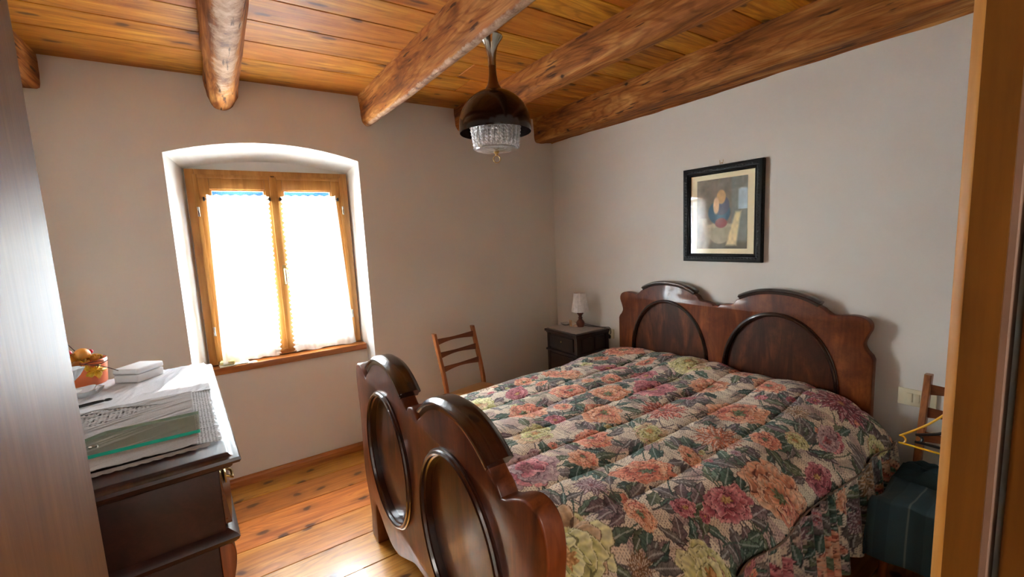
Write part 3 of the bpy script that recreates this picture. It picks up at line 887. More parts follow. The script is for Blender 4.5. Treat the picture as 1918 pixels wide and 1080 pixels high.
# footboard, outer face at x = .54
FB_X, FB_T = 0.572, 0.062
half = smooth_line([(0, .27), (.10, .26), (.22, .205), (.33, .158), (.42, .150), (.50, .172), (.58, .215), (.645, .245)], 3)
half += smooth_line([(.655, .235), (.668, .17), (.672, .08), (.682, 0.0)], 3) + [(.775, 0.0)]
half += smooth_line([(.785, .05), (.770, .13), (.788, .23), (.823, .33), (.832, .45), (.822, .58), (.816, .70), (.826, .80), (.834, .88), (.824, .942), (.796, .976), (.752, .985), (.705, .968), (.660, .942), (.636, .934)], 4)
half += [(.625, .950), (.610, .965)]
fb_hump = hump(.600, .082, .968, 1.070, 22)
half += fb_hump + [(.070, .962), (.056, .952), (.040, .972), (0, .984)]
ov = (0.350, 0.630, 0.268, 0.292)
hole = [(ov[0] + ov[2] * math.cos(t), ov[1] + ov[3] * math.sin(t)) for t in np.linspace(0, 2 * PI, 57)[:-1]]
bm = sawn([mirror_outline(half), hole, [(-u, z) for u, z in hole]], FB_T, 0.007, 'yzx', (FB_X, YC - 0.012, 0))
fb = finish('footboard', bm, M_WALNUT, bed, True, None, 0, 35)
for s in (1, -1):
    crest(fb, FB_X + 0.004, [(s * u, z) for u, z in fb_hump[1:-1]], 0.092, 0.034, YC - 0.012)
    oval_ring(fb, FB_X - FB_T / 2, -1, s * ov[0], ov[1], ov[2] + 0.004, ov[3] + 0.004, YC - 0.012)
    oval_panel(fb, FB_X - 0.008, -1, s * ov[0], ov[1], ov[2] + 0.003, ov[3] + 0.003, YC - 0.012)
# headboard
HB_X, HB_T = 2.655, 0.05
half = [(0, .22), (.83, .22), (.83, .915)]
half += smooth_line([(.822, .935), (.800, .960), (.789, .99), (.800, 1.03), (.815, 1.07), (.808, 1.105), (.780, 1.126), (.735, 1.131), (.690, 1.124), (.650, 1.121), (.622, 1.138)], 4)
hb_hump = hump(.606, .135, 1.152, 1.214, 22)
half += hb_hump + smooth_line([(.125, 1.135), (.105, 1.122), (.06, 1.119), (.03, 1.112)], 3) + [(.018, 1.098), (0, 1.104)]
ho = (0.372, 0.700, 0.305, 0.385)
hole = [(ho[0] + ho[2] * math.cos(t), ho[1] + ho[3] * math.sin(t)) for t in np.linspace(0, 2 * PI, 57)[:-1]]
bm = sawn([mirror_outline(half), hole, [(-u, z) for u, z in hole]], HB_T, 0.005, 'yzx', (HB_X, YC + 0.022, 0))
hbd = finish('headboard', bm, M_WALNUT, bed, True, None, 0, 35)
for s in (1, -1):
    crest(hbd, HB_X - 0.004, [(s * u, z) for u, z in hb_hump[1:-1]], 0.066, 0.026, YC + 0.022)
    oval_ring(hbd, HB_X - HB_T / 2, -1, s * ho[0], ho[1], ho[2] + 0.004, ho[3] + 0.004, YC + 0.022, 0.026, 0.014)
    oval_panel(hbd, HB_X - 0.012, -1, s * ho[0], ho[1], ho[2] + 0.003, ho[3] + 0.003, YC + 0.022)
    bm = bmesh.new(); bm_box(bm, HB_X - 0.028, HB_X + 0.028, YC + 0.022 + s * 0.79 - 0.035, YC + 0.022 + s * 0.79 + 0.035, 0, 0.24, 0.006)
    finish('leg', bm, M_WALNUT_D, bed)
    bm = bmesh.new(); bm_box(bm, FB_X + FB_T / 2, HB_X - HB_T / 2, YC + s * 0.77 - 0.016, YC + s * 0.77 + 0.016, 0.20, 0.36, 0.005)
    finish('side_rail', bm, M_WALNUT_D, bed)
bm = bmesh.new(); bm_box(bm, FB_X + FB_T / 2 + 0.01, HB_X - HB_T / 2 - 0.01, YC - 0.75, YC + 0.75, 0.26, 0.59, 0.05, 4)
finish('bed_base', bm, mat_cloth('ticking', C(190, 180, 160)), bed)

# ------------------------------------------------------------------ floral bedspread: pattern painted petal by petal into a colour grid
RES = 0.003
S_LEN, T_LEN = 2.06, 2.92
ns_, nt_ = int(S_LEN / RES), int(T_LEN / RES)
SS, TT = np.meshgrid(np.arange(ns_) * RES, np.arange(nt_) * RES, indexing='ij')
IMG = np.zeros((ns_, nt_, 3))
bgn = vnoise(SS, TT, 9, 1)[..., None]; bgm = vnoise(SS, TT, 40, 2)[..., None]
IMG[:] = np.array([204, 188, 166]) + (bgn - .5) * np.array([30, 34, 30]) + (bgm - .5) * 22
def blot(seed, sc, lo, col, a):
    m_ = np.clip((vnoise(SS + 0.3 * TT, TT - 0.2 * SS, sc, seed) - lo) * 7, 0, 1)[..., None] * a
    IMG[:] = IMG * (1 - m_) + np.array(col, float) * m_
blot(70, 7, .56, (176, 140, 136), .55); blot(71, 11, .62, (150, 136, 122), .55); blot(72, 9, .66, (168, 152, 122), .5); blot(73, 14, .66, (140, 112, 112), .45)
def blend(sl, mask, col):
    IMG[sl] = IMG[sl] * (1 - mask[..., None]) + np.asarray(col, float) * mask[..., None]
ALL = (slice(None), slice(None))
# mauve bands and thin twin lines across the width, woven trellis
for k in range(9):
    s0 = 0.10 + k * 0.245
    w = np.clip(1 - np.abs(SS - s0 - 0.05 * (TT - 1.2) * (-1) ** k) / 0.035, 0, 1) ** 0.4
    blend(ALL, w * 0.42 * (vnoise(SS, TT, 60, 5 + k) > 0.3), (162, 124, 128))
    for d in (0.055, 0.075):
        blend(ALL, (np.abs(SS - s0 - d - 0.05 * (TT - 1.2) * (-1) ** k) < 0.0035) * 0.6, (92, 96, 84))
for k in range(8):
    t0 = 0.12 + k * 0.33
    for d in (0.0, 0.018):
        blend(ALL, (np.abs(TT - t0 - d - 0.03 * np.sin(SS * 5 + k)) < 0.003) * 0.5, (120, 92, 96))
# stippling of small dots
p = 0.0105
jx = (vnoise(SS, TT, 6, 21) - .5) * 0.02; jy = (vnoise(SS, TT, 6, 22) - .5) * 0.02
row = np.floor((SS + jx) / p)
du = np.mod(SS + jx, p) / p - .5; dv = np.mod(TT + jy + 0.5 * p * np.mod(row, 2), p) / p - .5
dots = (du * du + dv * dv) < 0.072
zone = vnoise(SS, TT, 4.5, 30)
blend(ALL, dots * np.clip((zone - 0.30) * 5, 0, 1) * 0.78, (96, 78, 74))
hatch = (np.mod(SS + 0.6 * TT + 0.01 * vnoise(SS, TT, 30, 3), 0.012) < 0.004) * np.clip((0.42 - zone) * 8, 0, 1)
blend(ALL, hatch * 0.6, (112, 90, 90))
squig = np.abs(np.sin(SS * 330 + 9 * vnoise(SS, TT, 35, 80) + 6 * np.sin(TT * 120))) < 0.16
blend(ALL, squig * np.clip((vnoise(SS, TT, 6, 81) - .58) * 9, 0, 1) * 0.55, (104, 78, 82))
def win_(s, t, r):
    i0, i1 = max(0, int((s - r) / RES)), min(ns_, int((s + r) / RES) + 1)
    k0, k1 = max(0, int((t - r) / RES)), min(nt_, int((t + r) / RES) + 1)
    if i1 - i0 < 2 or k1 - k0 < 2: return None
    return (slice(i0, i1), slice(k0, k1))
def leaf(s, t, ang, ln, wd, col, dark):
    cs, ct = s + math.cos(ang) * ln / 2, t + math.sin(ang) * ln / 2
    sl = win_(cs, ct, ln * 0.62)
    if sl is None: return
    a = (SS[sl] - s) * math.cos(ang) + (TT[sl] - t) * math.sin(ang)
    b_ = -(SS[sl] - s) * math.sin(ang) + (TT[sl] - t) * math.cos(ang)
    q = a / ln
    b_ = b_ - 0.25 * ln * (q - q * q) * math.sin(ang * 7)
    env = wd * np.sin(np.clip(q, 0, 1) ** 0.8 * PI) * (1 + 0.14 * np.sin(q * 22 + ang))
    ins = (q > 0) & (q < 1) & (np.abs(b_) < env)
    sh = np.clip(0.5 + b_ / (2 * wd + 1e-6), 0, 1)
    c0, c1 = np.asarray(dark, float), np.asarray(col, float)
    cc = c0 + (c1 - c0) * sh[..., None]
    cc = cc * (0.86 + 0.3 * vnoise(SS[sl], TT[sl], 70, 9)[..., None])
    vein = np.mod(q * 6 - np.abs(b_) / wd * 0.8, 1) < 0.2
    cc = np.where(vein[..., None], cc * 0.74, cc)
    cc = np.where((np.abs(b_) < 0.0022)[..., None], c1 * 0.5 + 95, cc)
    edge = ins & (np.abs(b_) > env - 0.003)
    cc = np.where(edge[..., None], c0 * 0.7, cc)
    m = ins.astype(float) * 0.95
    IMG[sl] = IMG[sl] * (1 - m[..., None]) + cc * m[..., None]
def stem(s, t, ang, ln, col):
    sl = win_(s + math.cos(ang) * ln / 2, t + math.sin(ang) * ln / 2, ln * 0.7)
    if sl is None: return
    a = (SS[sl] - s) * math.cos(ang) + (TT[sl] - t) * math.sin(ang)
    b_ = -(SS[sl] - s) * math.sin(ang) + (TT[sl] - t) * math.cos(ang) - 0.3 * ln * ((a / ln) ** 2)
    blend(sl, ((a > 0) & (a < ln) & (np.abs(b_) < 0.003)) * 0.9, col)
def mum(s, t, R, pal, seed):
    """shaggy bloom of narrow petals"""
    r = random.Random(seed)
    dark, mid, light, heart = [np.asarray(c_, float) for c_ in pal]
    for q, (f, n) in enumerate(((1.0, 22), (0.8, 18), (0.58, 14), (0.36, 9))):
        for j in range(n):
            a = 2 * PI * j / n + r.uniform(-.16, .16)
            k = r.uniform(-.15, .15)
            leaf(s, t, a, R * f * r.uniform(.85, 1.1), R * 0.15, light * (1.0 + k) * (1 - .04 * q), dark * (1.3 + k))
    sl = win_(s, t, R * .2)
    if sl is not None:
        rr = np.hypot(SS[sl] - s, TT[sl] - t)
        blend(sl, np.clip(1.5 - rr / (R * .1), 0, 1) * .8, heart)
def scallop(s, t, R, seed):
    sl = win_(s, t, R * 1.5)
    if sl is None: return
    xs, ys = SS[sl] - s, TT[sl] - t
    an = np.arctan2(ys, xs); rr = np.hypot(xs, ys)
    lim = R * (1.22 + 0.10 * np.abs(np.sin(an * 4 + seed)) + 0.12 * np.sin(an * 2 + seed))
    ins = (rr < lim)
    blend(sl, ins * 0.75, (216, 204, 180))
    pp = 0.0095
    dots_ = (np.hypot(np.mod(xs, pp) / pp - .5, np.mod(ys + .5 * pp * np.mod(np.floor(xs / pp), 2), pp) / pp - .5) < .24)
    blend(sl, (ins & dots_) * 0.75, (104, 84, 76))
    blend(sl, (ins & (rr > lim - .004)) * 0.5, (150, 130, 118))
def rose(s, t, R, pal, seed, squash=1.0, pal2=None):
    r = random.Random(seed)
    th0 = r.uniform(0, 6.28)
    hx, hy = r.uniform(-.2, .2) * R, r.uniform(-.2, .2) * R
    sl = win_(s, t, R * 1.25)
    if sl is None: return
    xs, ys = SS[sl] - s, TT[sl] - t
    xr = xs * math.cos(th0) + ys * math.sin(th0); yr = (-xs * math.sin(th0) + ys * math.cos(th0)) / squash
    xr = xr + (vnoise(SS[sl], TT[sl], 34, 90) - .5) * R * .16; yr = yr + (vnoise(SS[sl], TT[sl], 34, 91) - .5) * R * .16
    rings = [(0.60, 0.48, 7), (0.47, 0.42, 6), (0.32, 0.38, 5), (0.18, 0.28, 4)]
    hl = np.asarray(pal[3], float)
    grain = vnoise(SS[sl], TT[sl], 120, 12)
    for q, (rad, pr, npet) in enumerate(rings):
        a0 = r.uniform(0, 6.28); kx = q / 3.0
        for j in range(npet):
            P_ = pal2 if (pal2 is not None and r.random() < .28) else pal
            dark, mid, light = [np.asarray(c_, float) for c_ in P_[:3]]
            a = a0 + 2 * PI * j / npet + r.uniform(-.28, .28)
            d = R * rad * r.uniform(0.8, 1.15); w = R * pr * r.uniform(0.75, 1.2)
            u = (xr - hx * kx) * math.cos(a) + (yr - hy * kx) * math.sin(a) - d
            v = -(xr - hx * kx) * math.sin(a) + (yr - hy * kx) * math.cos(a)
            ang = np.arctan2(v, u)
            lim = 1 + 0.15 * np.sin(3 * ang + seed + j) + 0.09 * np.sin(7 * ang + j * 2 + seed)
            rho = np.sqrt((u / (w * 0.80)) ** 2 + (v / (w * 1.15)) ** 2) / lim
            ins = rho < 1
            g = np.clip(0.46 + 0.72 * u / w + r.uniform(-0.2, 0.16) + (grain - .5) * .3, 0, 1)
            g = g[..., None]
            cc = np.where(g < 0.5, dark + (mid - dark) * (g * 2), mid + (light - mid) * (g * 2 - 1))
            vein = 0.5 + 0.5 * np.sin(v / w * 15 + u / w * 3 + j)
            cc = cc * (0.88 + 0.16 * vein[..., None])
            rim = ins & (rho > 0.90)
            cc = np.where(rim[..., None], np.where((u > 0)[..., None], light * 0.95, dark * 0.72), cc)
            cc = np.where((ins & (rho > 0.965))[..., None], dark * 0.85, cc)
            IMG[sl] = np.where(ins[..., None], cc, IMG[sl])
    xr, yr = xr - hx, yr - hy
    rc = np.sqrt(xr ** 2 + yr ** 2)
    hm = (rc < R * 0.20 * (1 + 0.3 * np.sin(7 * np.arctan2(yr, xr) + seed)))
    IMG[sl] = np.where(hm[..., None], hl + ((vnoise(SS[sl], TT[sl], 200, 8)[..., None]) - .5) * 100, IMG[sl])
CORAL = ((134, 50, 40), (196, 104, 80), (226, 162, 132), (96, 112, 84))
ORANGE = ((150, 74, 48), (202, 128, 90), (226, 184, 150), (104, 112, 76))
ROSE = ((108, 36, 50), (166, 78, 88), (212, 146, 146), (172, 132, 76))
WINE = ((88, 30, 42), (142, 58, 70), (190, 118, 122), (172, 130, 72))
YELLOW = ((122, 118, 66), (182, 178, 110), (214, 210, 164), (170, 122, 66))
MAUVE = ((110, 76, 84), (152, 116, 122), (190, 164, 162), (120, 60, 60))
TAN = ((122, 88, 58), (170, 134, 94), (204, 178, 142), (110, 62, 44))
GREENS = [((96, 118, 98), (52, 74, 62)), ((78, 108, 94), (42, 66, 58)), ((124, 116, 108), (74, 66, 66)), ((134, 112, 112), (84, 64, 70)), ((132, 122, 116), (84, 72, 74)), ((112, 122, 92), (66, 76, 54))]
pts_ = []
rq = random.Random(3)
tries = 0
while len(pts_) < 130 and tries < 12000:
    tries += 1
    R = (0.135 if tries < 120 else 0.112 if tries < 500 else 0.09 if tries < 1500 else 0.07 if tries < 4000 else 0.05) * rq.uniform(0.9, 1.1)
    s, t = rq.uniform(0.0, S_LEN), rq.uniform(0.0, T_LEN)
    if all((s - a) ** 2 + (t - b_) ** 2 > ((R + c_) * 1.12) ** 2 for a, b_, c_ in pts_):
        pts_.append((s, t, R))
for (s, t, R) in pts_:
    if R > .065: scallop(s + rq.uniform(-.3, .3) * R, t + rq.uniform(-.3, .3) * R, R, rq.uniform(0, 6))
for (s, t, R) in pts_:
    for q in range(rq.randint(7, 11)):
        a = rq.uniform(0, 2 * PI)
        g = rq.choice(GREENS)
        stem(s + math.cos(a) * R * .6, t + math.sin(a) * R * .6, a, R * rq.uniform(0.8, 1.6), g[1])
        leaf(s + math.cos(a) * R * rq.uniform(.75, 1.0), t + math.sin(a) * R * rq.uniform(.75, 1.0), a + rq.uniform(-.7, .7), rq.uniform(0.06, 0.13), rq.uniform(0.015, 0.028), g[0], g[1])
for q in range(320):
    s, t = rq.uniform(0, S_LEN), rq.uniform(0, T_LEN)
    g = rq.choice(GREENS); a = rq.uniform(0, 6.28)
    leaf(s, t, a, rq.uniform(.05, .10), rq.uniform(.009, .02), g[0], g[1])
    stem(s, t, a + 3.1, rq.uniform(.05, .12), g[1])
    if q % 3 == 0:
        rose(s, t, rq.uniform(0.016, 0.03), rq.choice([CORAL, ROSE, MAUVE, YELLOW, WINE]), q)
pal_cycle = [CORAL, ROSE, ORANGE, YELLOW, CORAL, WINE, MAUVE, ORANGE, TAN, CORAL, YELLOW]
mates = {id(CORAL): ORANGE, id(ORANGE): CORAL, id(ROSE): WINE, id(WINE): ROSE, id(YELLOW): TAN, id(MAUVE): ROSE, id(TAN): YELLOW}
for k, (s, t, R) in enumerate(pts_):
    pl0 = pal_cycle[(k * 7 + rq.randint(0, 3)) % len(pal_cycle)]
    if pl0 is TAN or (pl0 is MAUVE and k % 2) or k % 13 == 5:
        mum(s, t, R, pl0, 400 + k)
    else:
        rose(s, t, R, pl0, 100 + k, rq.choice([1, 0.9, 0.75, 0.55]), mates[id(pl0)])
IMG = IMG * 0.96 + (vnoise(SS, TT, 150, 99)[..., None] - .5) * 16
gray_ = IMG.mean(-1, keepdims=True)
IMG = (gray_ + (IMG - gray_) * 0.95) * 1.15 + 5
LINIMG = lin_np(np.clip(IMG, 0, 255))

# cross-section (y, z) from the far hem over the top to the near seam
sec = smooth_line([(2.440, .50), (2.452, .58), (2.420, .640), (2.30, .682), (2.05, .705), (1.57, .712), (1.10, .706), (.90, .690), (.780, .650), (.705, .590), (.672, .545), (.668, .52)], 40)
sec = np.array(sec)
d = np.concatenate([[0], np.cumsum(np.hypot(*np.diff(sec, axis=0).T))])
ARC = d[-1]
tv = np.arange(0, ARC, RES)
sy = np.interp(tv, d, sec[:, 0]); sz = np.interp(tv, d, sec[:, 1])
ty = np.gradient(sy); tz = np.gradient(sz); tl = np.hypot(ty, tz)
nyv, nzv = tz / tl, -ty / tl                                # outward normal (up on the top)
xs = 2.620 - np.arange(0, 2.01, RES)
XX, TV = np.meshgrid(xs, tv, indexing='ij')
flat = np.clip((sz - 0.52) / 0.16, 0, 1)[None, :]
head = 0.045 * np.exp(-((XX - 2.46) / 0.17) ** 2) - 0.05 * np.clip((XX - 2.56) / 0.06, 0, 1) ** 2
low = -0.055 * np.clip((1.75 - XX) / 0.9, 0, 1) * np.clip((sy[None, :] - 1.75) / 0.6, 0, 1)
foot = -0.035 * np.clip((0.95 - XX) / 0.35, 0, 1) ** 2
chan = 0.205
ph = (TV - ARC / 2) / chan + 0.03 * np.sin(XX * 3)
puff = 0.016 * (np.abs(np.sin(PI * ph)) ** 0.45 - 0.6)
wr = (vnoise(XX, TV, 3.2, 40) - .5) * 0.030 + (vnoise(XX + 0.5 * TV, TV - 0.4 * XX, 8, 41) - .5) * 0.013 + (vnoise(XX * 1.6 + TV, TV * .7 - XX, 19, 42) - .5) * 0.005
side = 0.018 * np.sin(XX * 13 + 1.5 * np.sin(XX * 5)) * np.clip(1 - flat, 0, 1)
disp = puff + wr * (0.4 + 0.6 * flat) + side
dome = (head + foot + low) * flat
P = np.stack([XX, sy[None, :] + nyv[None, :] * disp, sz[None, :] + nzv[None, :] * disp + dome], -1)
si = np.clip(((2.620 - XX) / RES).astype(int), 0, ns_ - 1); ti = np.clip((TV / RES).astype(int), 0, nt_ - 1)
cols = LINIMG[si, ti]
M_QUILT = mat_vcol('floral_cotton', 'paint', 0.85, 0.15, 0.1)
spread = thing('bedspread', 'quilted floral bedspread with roses covering the walnut double bed', 'bedspread', (0, 0, 0))
link_mesh('quilted_top', grid_mesh('quilted_top', P, cols), M_QUILT, spread, True, angle=180)
def ruffle(seam_y, out, z0, z1, t0):
    nv = int((z0 - z1) / 0.005)
    xs2 = 2.610 - np.arange(0, 1.98, 0.003)
    v = np.linspace(0, 1, nv)
    XX2, V = np.meshgrid(xs2, v, indexing='ij')
    phs = XX2 * 2 * PI / 0.085 + 2.2 * np.sin(XX2 * 7.3) + 1.3 * np.sin(XX2 * 17)
    amp = 0.006 + 0.024 * V ** 0.7
    Y = seam_y + out * (0.008 + 0.03 * V * 0.6) + amp * np.sin(phs) * -out
    X2 = XX2 + 0.010 * np.cos(phs) * V
    edge = (vnoise(XX2, XX2 * 0, 9, 50) - .5) * 0.02
    Z = z0 + (z1 - z0) * V + edge * V
    Pm = np.stack([X2, Y, Z], -1)
    stretch = (2.620 - XX2) * 1.0
    si = np.clip((stretch / RES).astype(int), 0, ns_ - 1); ti = np.clip(((t0 + V * 0.36) / RES).astype(int), 0, nt_ - 1)
    return Pm, LINIMG[si, ti]
Pm, cc = ruffle(0.664, -1, 0.552, 0.20, ARC + 0.02)
link_mesh('ruffle', grid_mesh('ruffle', Pm, cc), M_QUILT, spread, True, angle=180)
Pm, cc = ruffle(2.444, 1, 0.512, 0.20, 0.30)
link_mesh('ruffle', grid_mesh('ruffle', Pm, cc), M_QUILT, spread, True, angle=180)
# corded seam between top and ruffle
bm = bmesh.new()
bm_tube(bm, [(x, 0.656 + 0.018 * math.sin(x * 13 + 1.5 * math.sin(x * 5)) * -0.6, 0.545 + 0.006 * snoise(x * 6, 1)) for x in np.linspace(0.63, 2.60, 120)], 0.0035, 8)
finish('piping', bm, mat_cloth('mauve_piping', C(140, 124, 110)), spread)

# ------------------------------------------------------------------ framed picture
PX = X_R
pic = thing('framed_picture', 'black carved frame with old print in cream mat hanging above the bed', 'picture', (PX - 0.004, 1.604, 1.69))
PW, PH = 0.532, 0.615
def rect_ring(bm, w, h, prof):
    """prof: (inward, forward) steps; sweeps a mitred frame in the y/z plane facing -x"""
    rings = []
    for sy_, sz_ in ((-1, -1), (1, -1), (1, 1), (-1, 1)):
        rings.append([bm.verts.new((-f, sy_ * (w / 2 - i), sz_ * (h / 2 - i))) for i, f in prof])
    for a in range(4):
        r0, r1 = rings[a], rings[(a + 1) % 4]
        for k in range(len(prof)):
            bm.faces.new((r0[k], r0[(k + 1) % len(prof)], r1[(k + 1) % len(prof)], r1[k]))
bm = bmesh.new()
rect_ring(bm, PW, PH, [(0, 0), (0, 0.022), (0.006, 0.030), (0.018, 0.033), (0.034, 0.029), (0.040, 0.022), (0.046, 0.024), (0.052, 0.016), (0.052, 0.0)])
for side_ in range(4):
    ln = PW if side_ % 2 == 0 else PH
    nb_ = int(ln / 0.022)
    for i in range(nb_):
        q = (i + .5) / nb_ - .5
        yy, zz = ((q * (PW - 0.05), (PH / 2 - 0.023) * (1 if side_ == 0 else -1)) if side_ % 2 == 0 else ((PW / 2 - 0.023) * (1 if side_ == 1 else -1), q * (PH - 0.05)))
        bmesh.ops.create_icosphere(bm, subdivisions=1, radius=0.0085, matrix=Matrix.Translation((-0.031, yy, zz)) @ Matrix.Diagonal((0.6, 1.0, 0.8, 1)))
finish('frame', bm, M_FRAMEBLK, pic, True, None, 0, 30)
bm = bmesh.new(); bm_box(bm, -0.008, -0.002, -PW / 2 + 0.05, PW / 2 - 0.05, -PH / 2 + 0.05, PH / 2 - 0.05)
finish('mat_board', bm, M_MAT, pic, False)
# a plain generic print: blue cloth and cream cloth over a stone pedestal in a brown niche
iw, ih = 0.338, 0.446
gy, gz = np.meshgrid(np.linspace(0, 1, 150), np.linspace(0, 1, 196), indexing='ij')   # gy: 0 left .. 1 right as seen; gz: 0 bottom .. 1 top
A = np.zeros(gy.shape + (3,)); A[:] = (112, 102, 88)
A += ((vnoise(gy, gz, 7, 60) - .5) * 22)[..., None]
def pb(mask, c_, a=1.0):
    m = np.clip(mask, 0, 1)[..., None] * a
    A[:] = A * (1 - m) + np.array(c_, float) * m
soft = lambda dd, w: np.clip(0.5 - dd / w, 0, 1)
pb(soft(0.70 - gy, .04), (112, 116, 108))
pb(soft(np.maximum(np.abs(gy - .92) - .09, gz - .84 + 2.2 * (gy - .92) ** 2), .03) * (gz > .55), (160, 178, 186))
pb(soft(gz - .10, .05), (92, 86, 70))
pb(soft(np.hypot((gy - .47) / .22, (gz - .24) / .17) - 1, .12), (150, 142, 116))
pb(soft(np.maximum(np.abs(gy - .47) - .26, np.abs(gz - .33) - .025), .02), (166, 156, 128))
pb(soft(np.hypot((gy - .46) / .22, (gz - .52) / .17) - 1, .12), (52, 84, 104))
pb(soft(np.hypot((gy - .50) / .16, (gz - .62) / .14) - 1, .12), (72, 74, 90))
pb(soft(np.hypot((gy - .50) / .12, (gz - .37) / .07) - 1, .2), (124, 62, 62))
pb(soft(np.hypot((gy - .50) / .09, (gz - .74) / .10) - 1, .2), (176, 140, 92))
pb(soft(np.hypot((gy - .40) / .06, (gz - .62) / .12) - 1, .3), (206, 172, 132))
dr_ = np.abs(gy - (.84 - .28 * (0.55 - gz))) - (.05 + .10 * (0.55 - gz))
pb(soft(np.maximum(dr_, np.maximum(gz - .52, .05 - gz)), .04), (206, 190, 146))
pb(soft(np.abs(gy - (.18 + .05 * np.sin(gz * 9))) - .07, .06) * (gz < .45), (158, 150, 126), .8)
A *= (1.06 + 0.16 * vnoise(gy, gz, 22, 61))[..., None]
Pp = np.stack([np.full(gy.shape, -0.0095), (0.5 - gy) * iw, (gz - 0.5) * ih], -1)
link_mesh('print', grid_mesh('print', Pp, lin_np(np.clip(A, 0, 255))), mat_vcol('printed_paper', 'paint', 0.6), pic, False)
bm = bmesh.new(); bm_box(bm, -0.0145, -0.0125, -PW / 2 + 0.051, PW / 2 - 0.051, -PH / 2 + 0.051, PH / 2 - 0.051)
finish('glass', bm, M_PICGLASS, pic, False)
bm = bmesh.new()
bm_tube(bm, [(-0.012, -0.012, PH / 2 + 0.030), (-0.012, -0.009, PH / 2 + 0.006), (-0.012, 0.009, PH / 2 + 0.006), (-0.012, 0.012, PH / 2 + 0.030)], 0.0018, 6)
bm_tube(bm, [(0.004, 0, PH / 2 + 0.012), (-0.014, 0, PH / 2 + 0.012)], 0.0025, 6)
finish('hanging_hook', bm, M_BRASS, pic)

# ------------------------------------------------------------------ hanging lamp
lamp = thing('pendant_lamp', 'brown domed ceiling lamp with cut crystal bowl hanging from the broad beam', 'lamp', (1.064, 1.680, 2.470))
bm = bmesh.new()
bm_lathe(bm, [(0.0, 0.03), (0.016, 0.03), (0.016, 0.0), (0.050, 0), (0.051, -0.006), (0.046, -0.014), (0.036, -0.026), (0.026, -0.045), (0.0195, -0.072), (0.0165, -0.10), (0.016, -0.122), (0.0, -0.122)], 40)
finish('ceiling_rose', bm, M_STEEL, lamp)
bm = bmesh.new()
bm_lathe(bm, [(0.0, -0.1225), (0.0165, -0.1225), (0.0165, -0.127), (0.0155, -0.131), (0.017, -0.16), (0.0205, -0.183), (0.027, -0.203), (0.036, -0.216), (0.040, -0.224), (0.0, -0.226)], 40)
finish('stem', bm, M_BRONZE, lamp)
bm = bmesh.new()
R_ = 0.158
outer = [(0.034, -0.219)] + [(R_ * math.sin(a), -0.219 - 0.152 * (1 - math.cos(a)) ) for a in np.linspace(0.24, PI / 2, 18)] + [(R_ * 1.003, -0.392), (R_ * 0.99, -0.402)]
inner = [(r - 0.004, z + 0.001) for r, z in reversed(outer[1:-1])] + [(0.02, -0.224)]
bm_lathe(bm, outer + inner, 56)
finish('dome_shade', bm, M_DOME, lamp)
bm = bmesh.new()
fac = lambda a, z: 1 + 0.045 * abs(math.sin(a * 12 + z * 220)) * (1 if -0.462 < z < -0.362 else 0.2) + 0.035 * abs(math.sin(a * 12 - z * 220)) * (1 if -0.462 < z < -0.362 else 0.2)
zz = np.linspace(-0.350, -0.466, 17)
prof = [(0.107 - 0.0115 * ((-0.350 - z) / 0.116) ** 1.6 - (0.004 if i % 2 else 0), z) for i, z in enumerate(zz)] + [(0.090, -0.474), (0.070, -0.479), (0.03, -0.482), (0.006, -0.482)]
innr = [(0.004, -0.477), (0.066, -0.474), (0.086, -0.466), (0.091, -0.45), (0.099, -0.36), (0.102, -0.350)]
bm_lathe(bm, prof + innr, 96, mod=fac)
for q, z in ((0.107, -0.354), (0.0985, -0.466)):
    for k in range(44):
        a = 2 * PI * k / 44
        bmesh.ops.create_icosphere(bm, subdivisions=1, radius=0.0042, matrix=Matrix.Translation((q * math.cos(a), q * math.sin(a), z)))
finish('crystal_bowl', bm, M_CRYSTAL, lamp, False)
bm = bmesh.new(); bm_lathe(bm, [(0.0, -0.482), (0.012, -0.483), (0.012, -0.488), (0.006, -0.492), (0.007, -0.497), (0.0, -0.500)], 20)
finish('finial', bm, M_BRASS, lamp)
bm = bmesh.new(); bm_tube(bm, [(0.0155 * math.cos(a), 0.002, -0.5135 + 0.0155 * math.sin(a)) for a in np.linspace(0, 2 * PI, 25)[:-1]], 0.0022, 8, True)
rz = Matrix.Rotation(-0.5, 4, 'Z')
for v in bm.verts: v.co = rz @ v.co
finish('pull_ring', bm, M_BRASS, lamp)
bm = bmesh.new(); bm_lathe(bm, [(0, -0.28), (0.012, -0.285), (0.014, -0.32), (0.026, -0.35), (0.030, -0.38), (0.022, -0.405), (0.0, -0.412)], 24)
finish('light_bulb', bm, mat_plain('opal_glass', C(226, 222, 214), 0.2, 0, 0.02), lamp)

# ------------------------------------------------------------------ nightstand
NS = (2.505, 2.79, 0)
nst = thing('nightstand', 'dark wooden nightstand in the corner beside the bed', 'nightstand', NS)
hw, hd, hz = 0.195, 0.185, 0.79
bm = bmesh.new()
bm_box(bm, -hd + 0.012, hd, -hw + 0.014, hw - 0.014, 0.06, hz - 0.03, 0.004)
for sx in (-1, 1):
    for sy2 in (-1, 1):
        bm_box(bm, sx * (hd - 0.02) - 0.018, sx * (hd - 0.02) + 0.018, sy2 * (hw - 0.02) - 0.018, sy2 * (hw - 0.02) + 0.018, 0.0, hz - 0.035, 0.004)
finish('body', bm, M_DARKWOOD, nst)
bm = bmesh.new()
bm_box(bm, -hd - 0.018, hd, -hw - 0.012, hw + 0.012, hz - 0.022, hz, 0.006, 3)
bm_box(bm, -hd - 0.006, hd, -hw - 0.002, hw + 0.002, hz - 0.036, hz - 0.0225, 0.005)
finish('top', bm, M_DARKWOOD, nst)
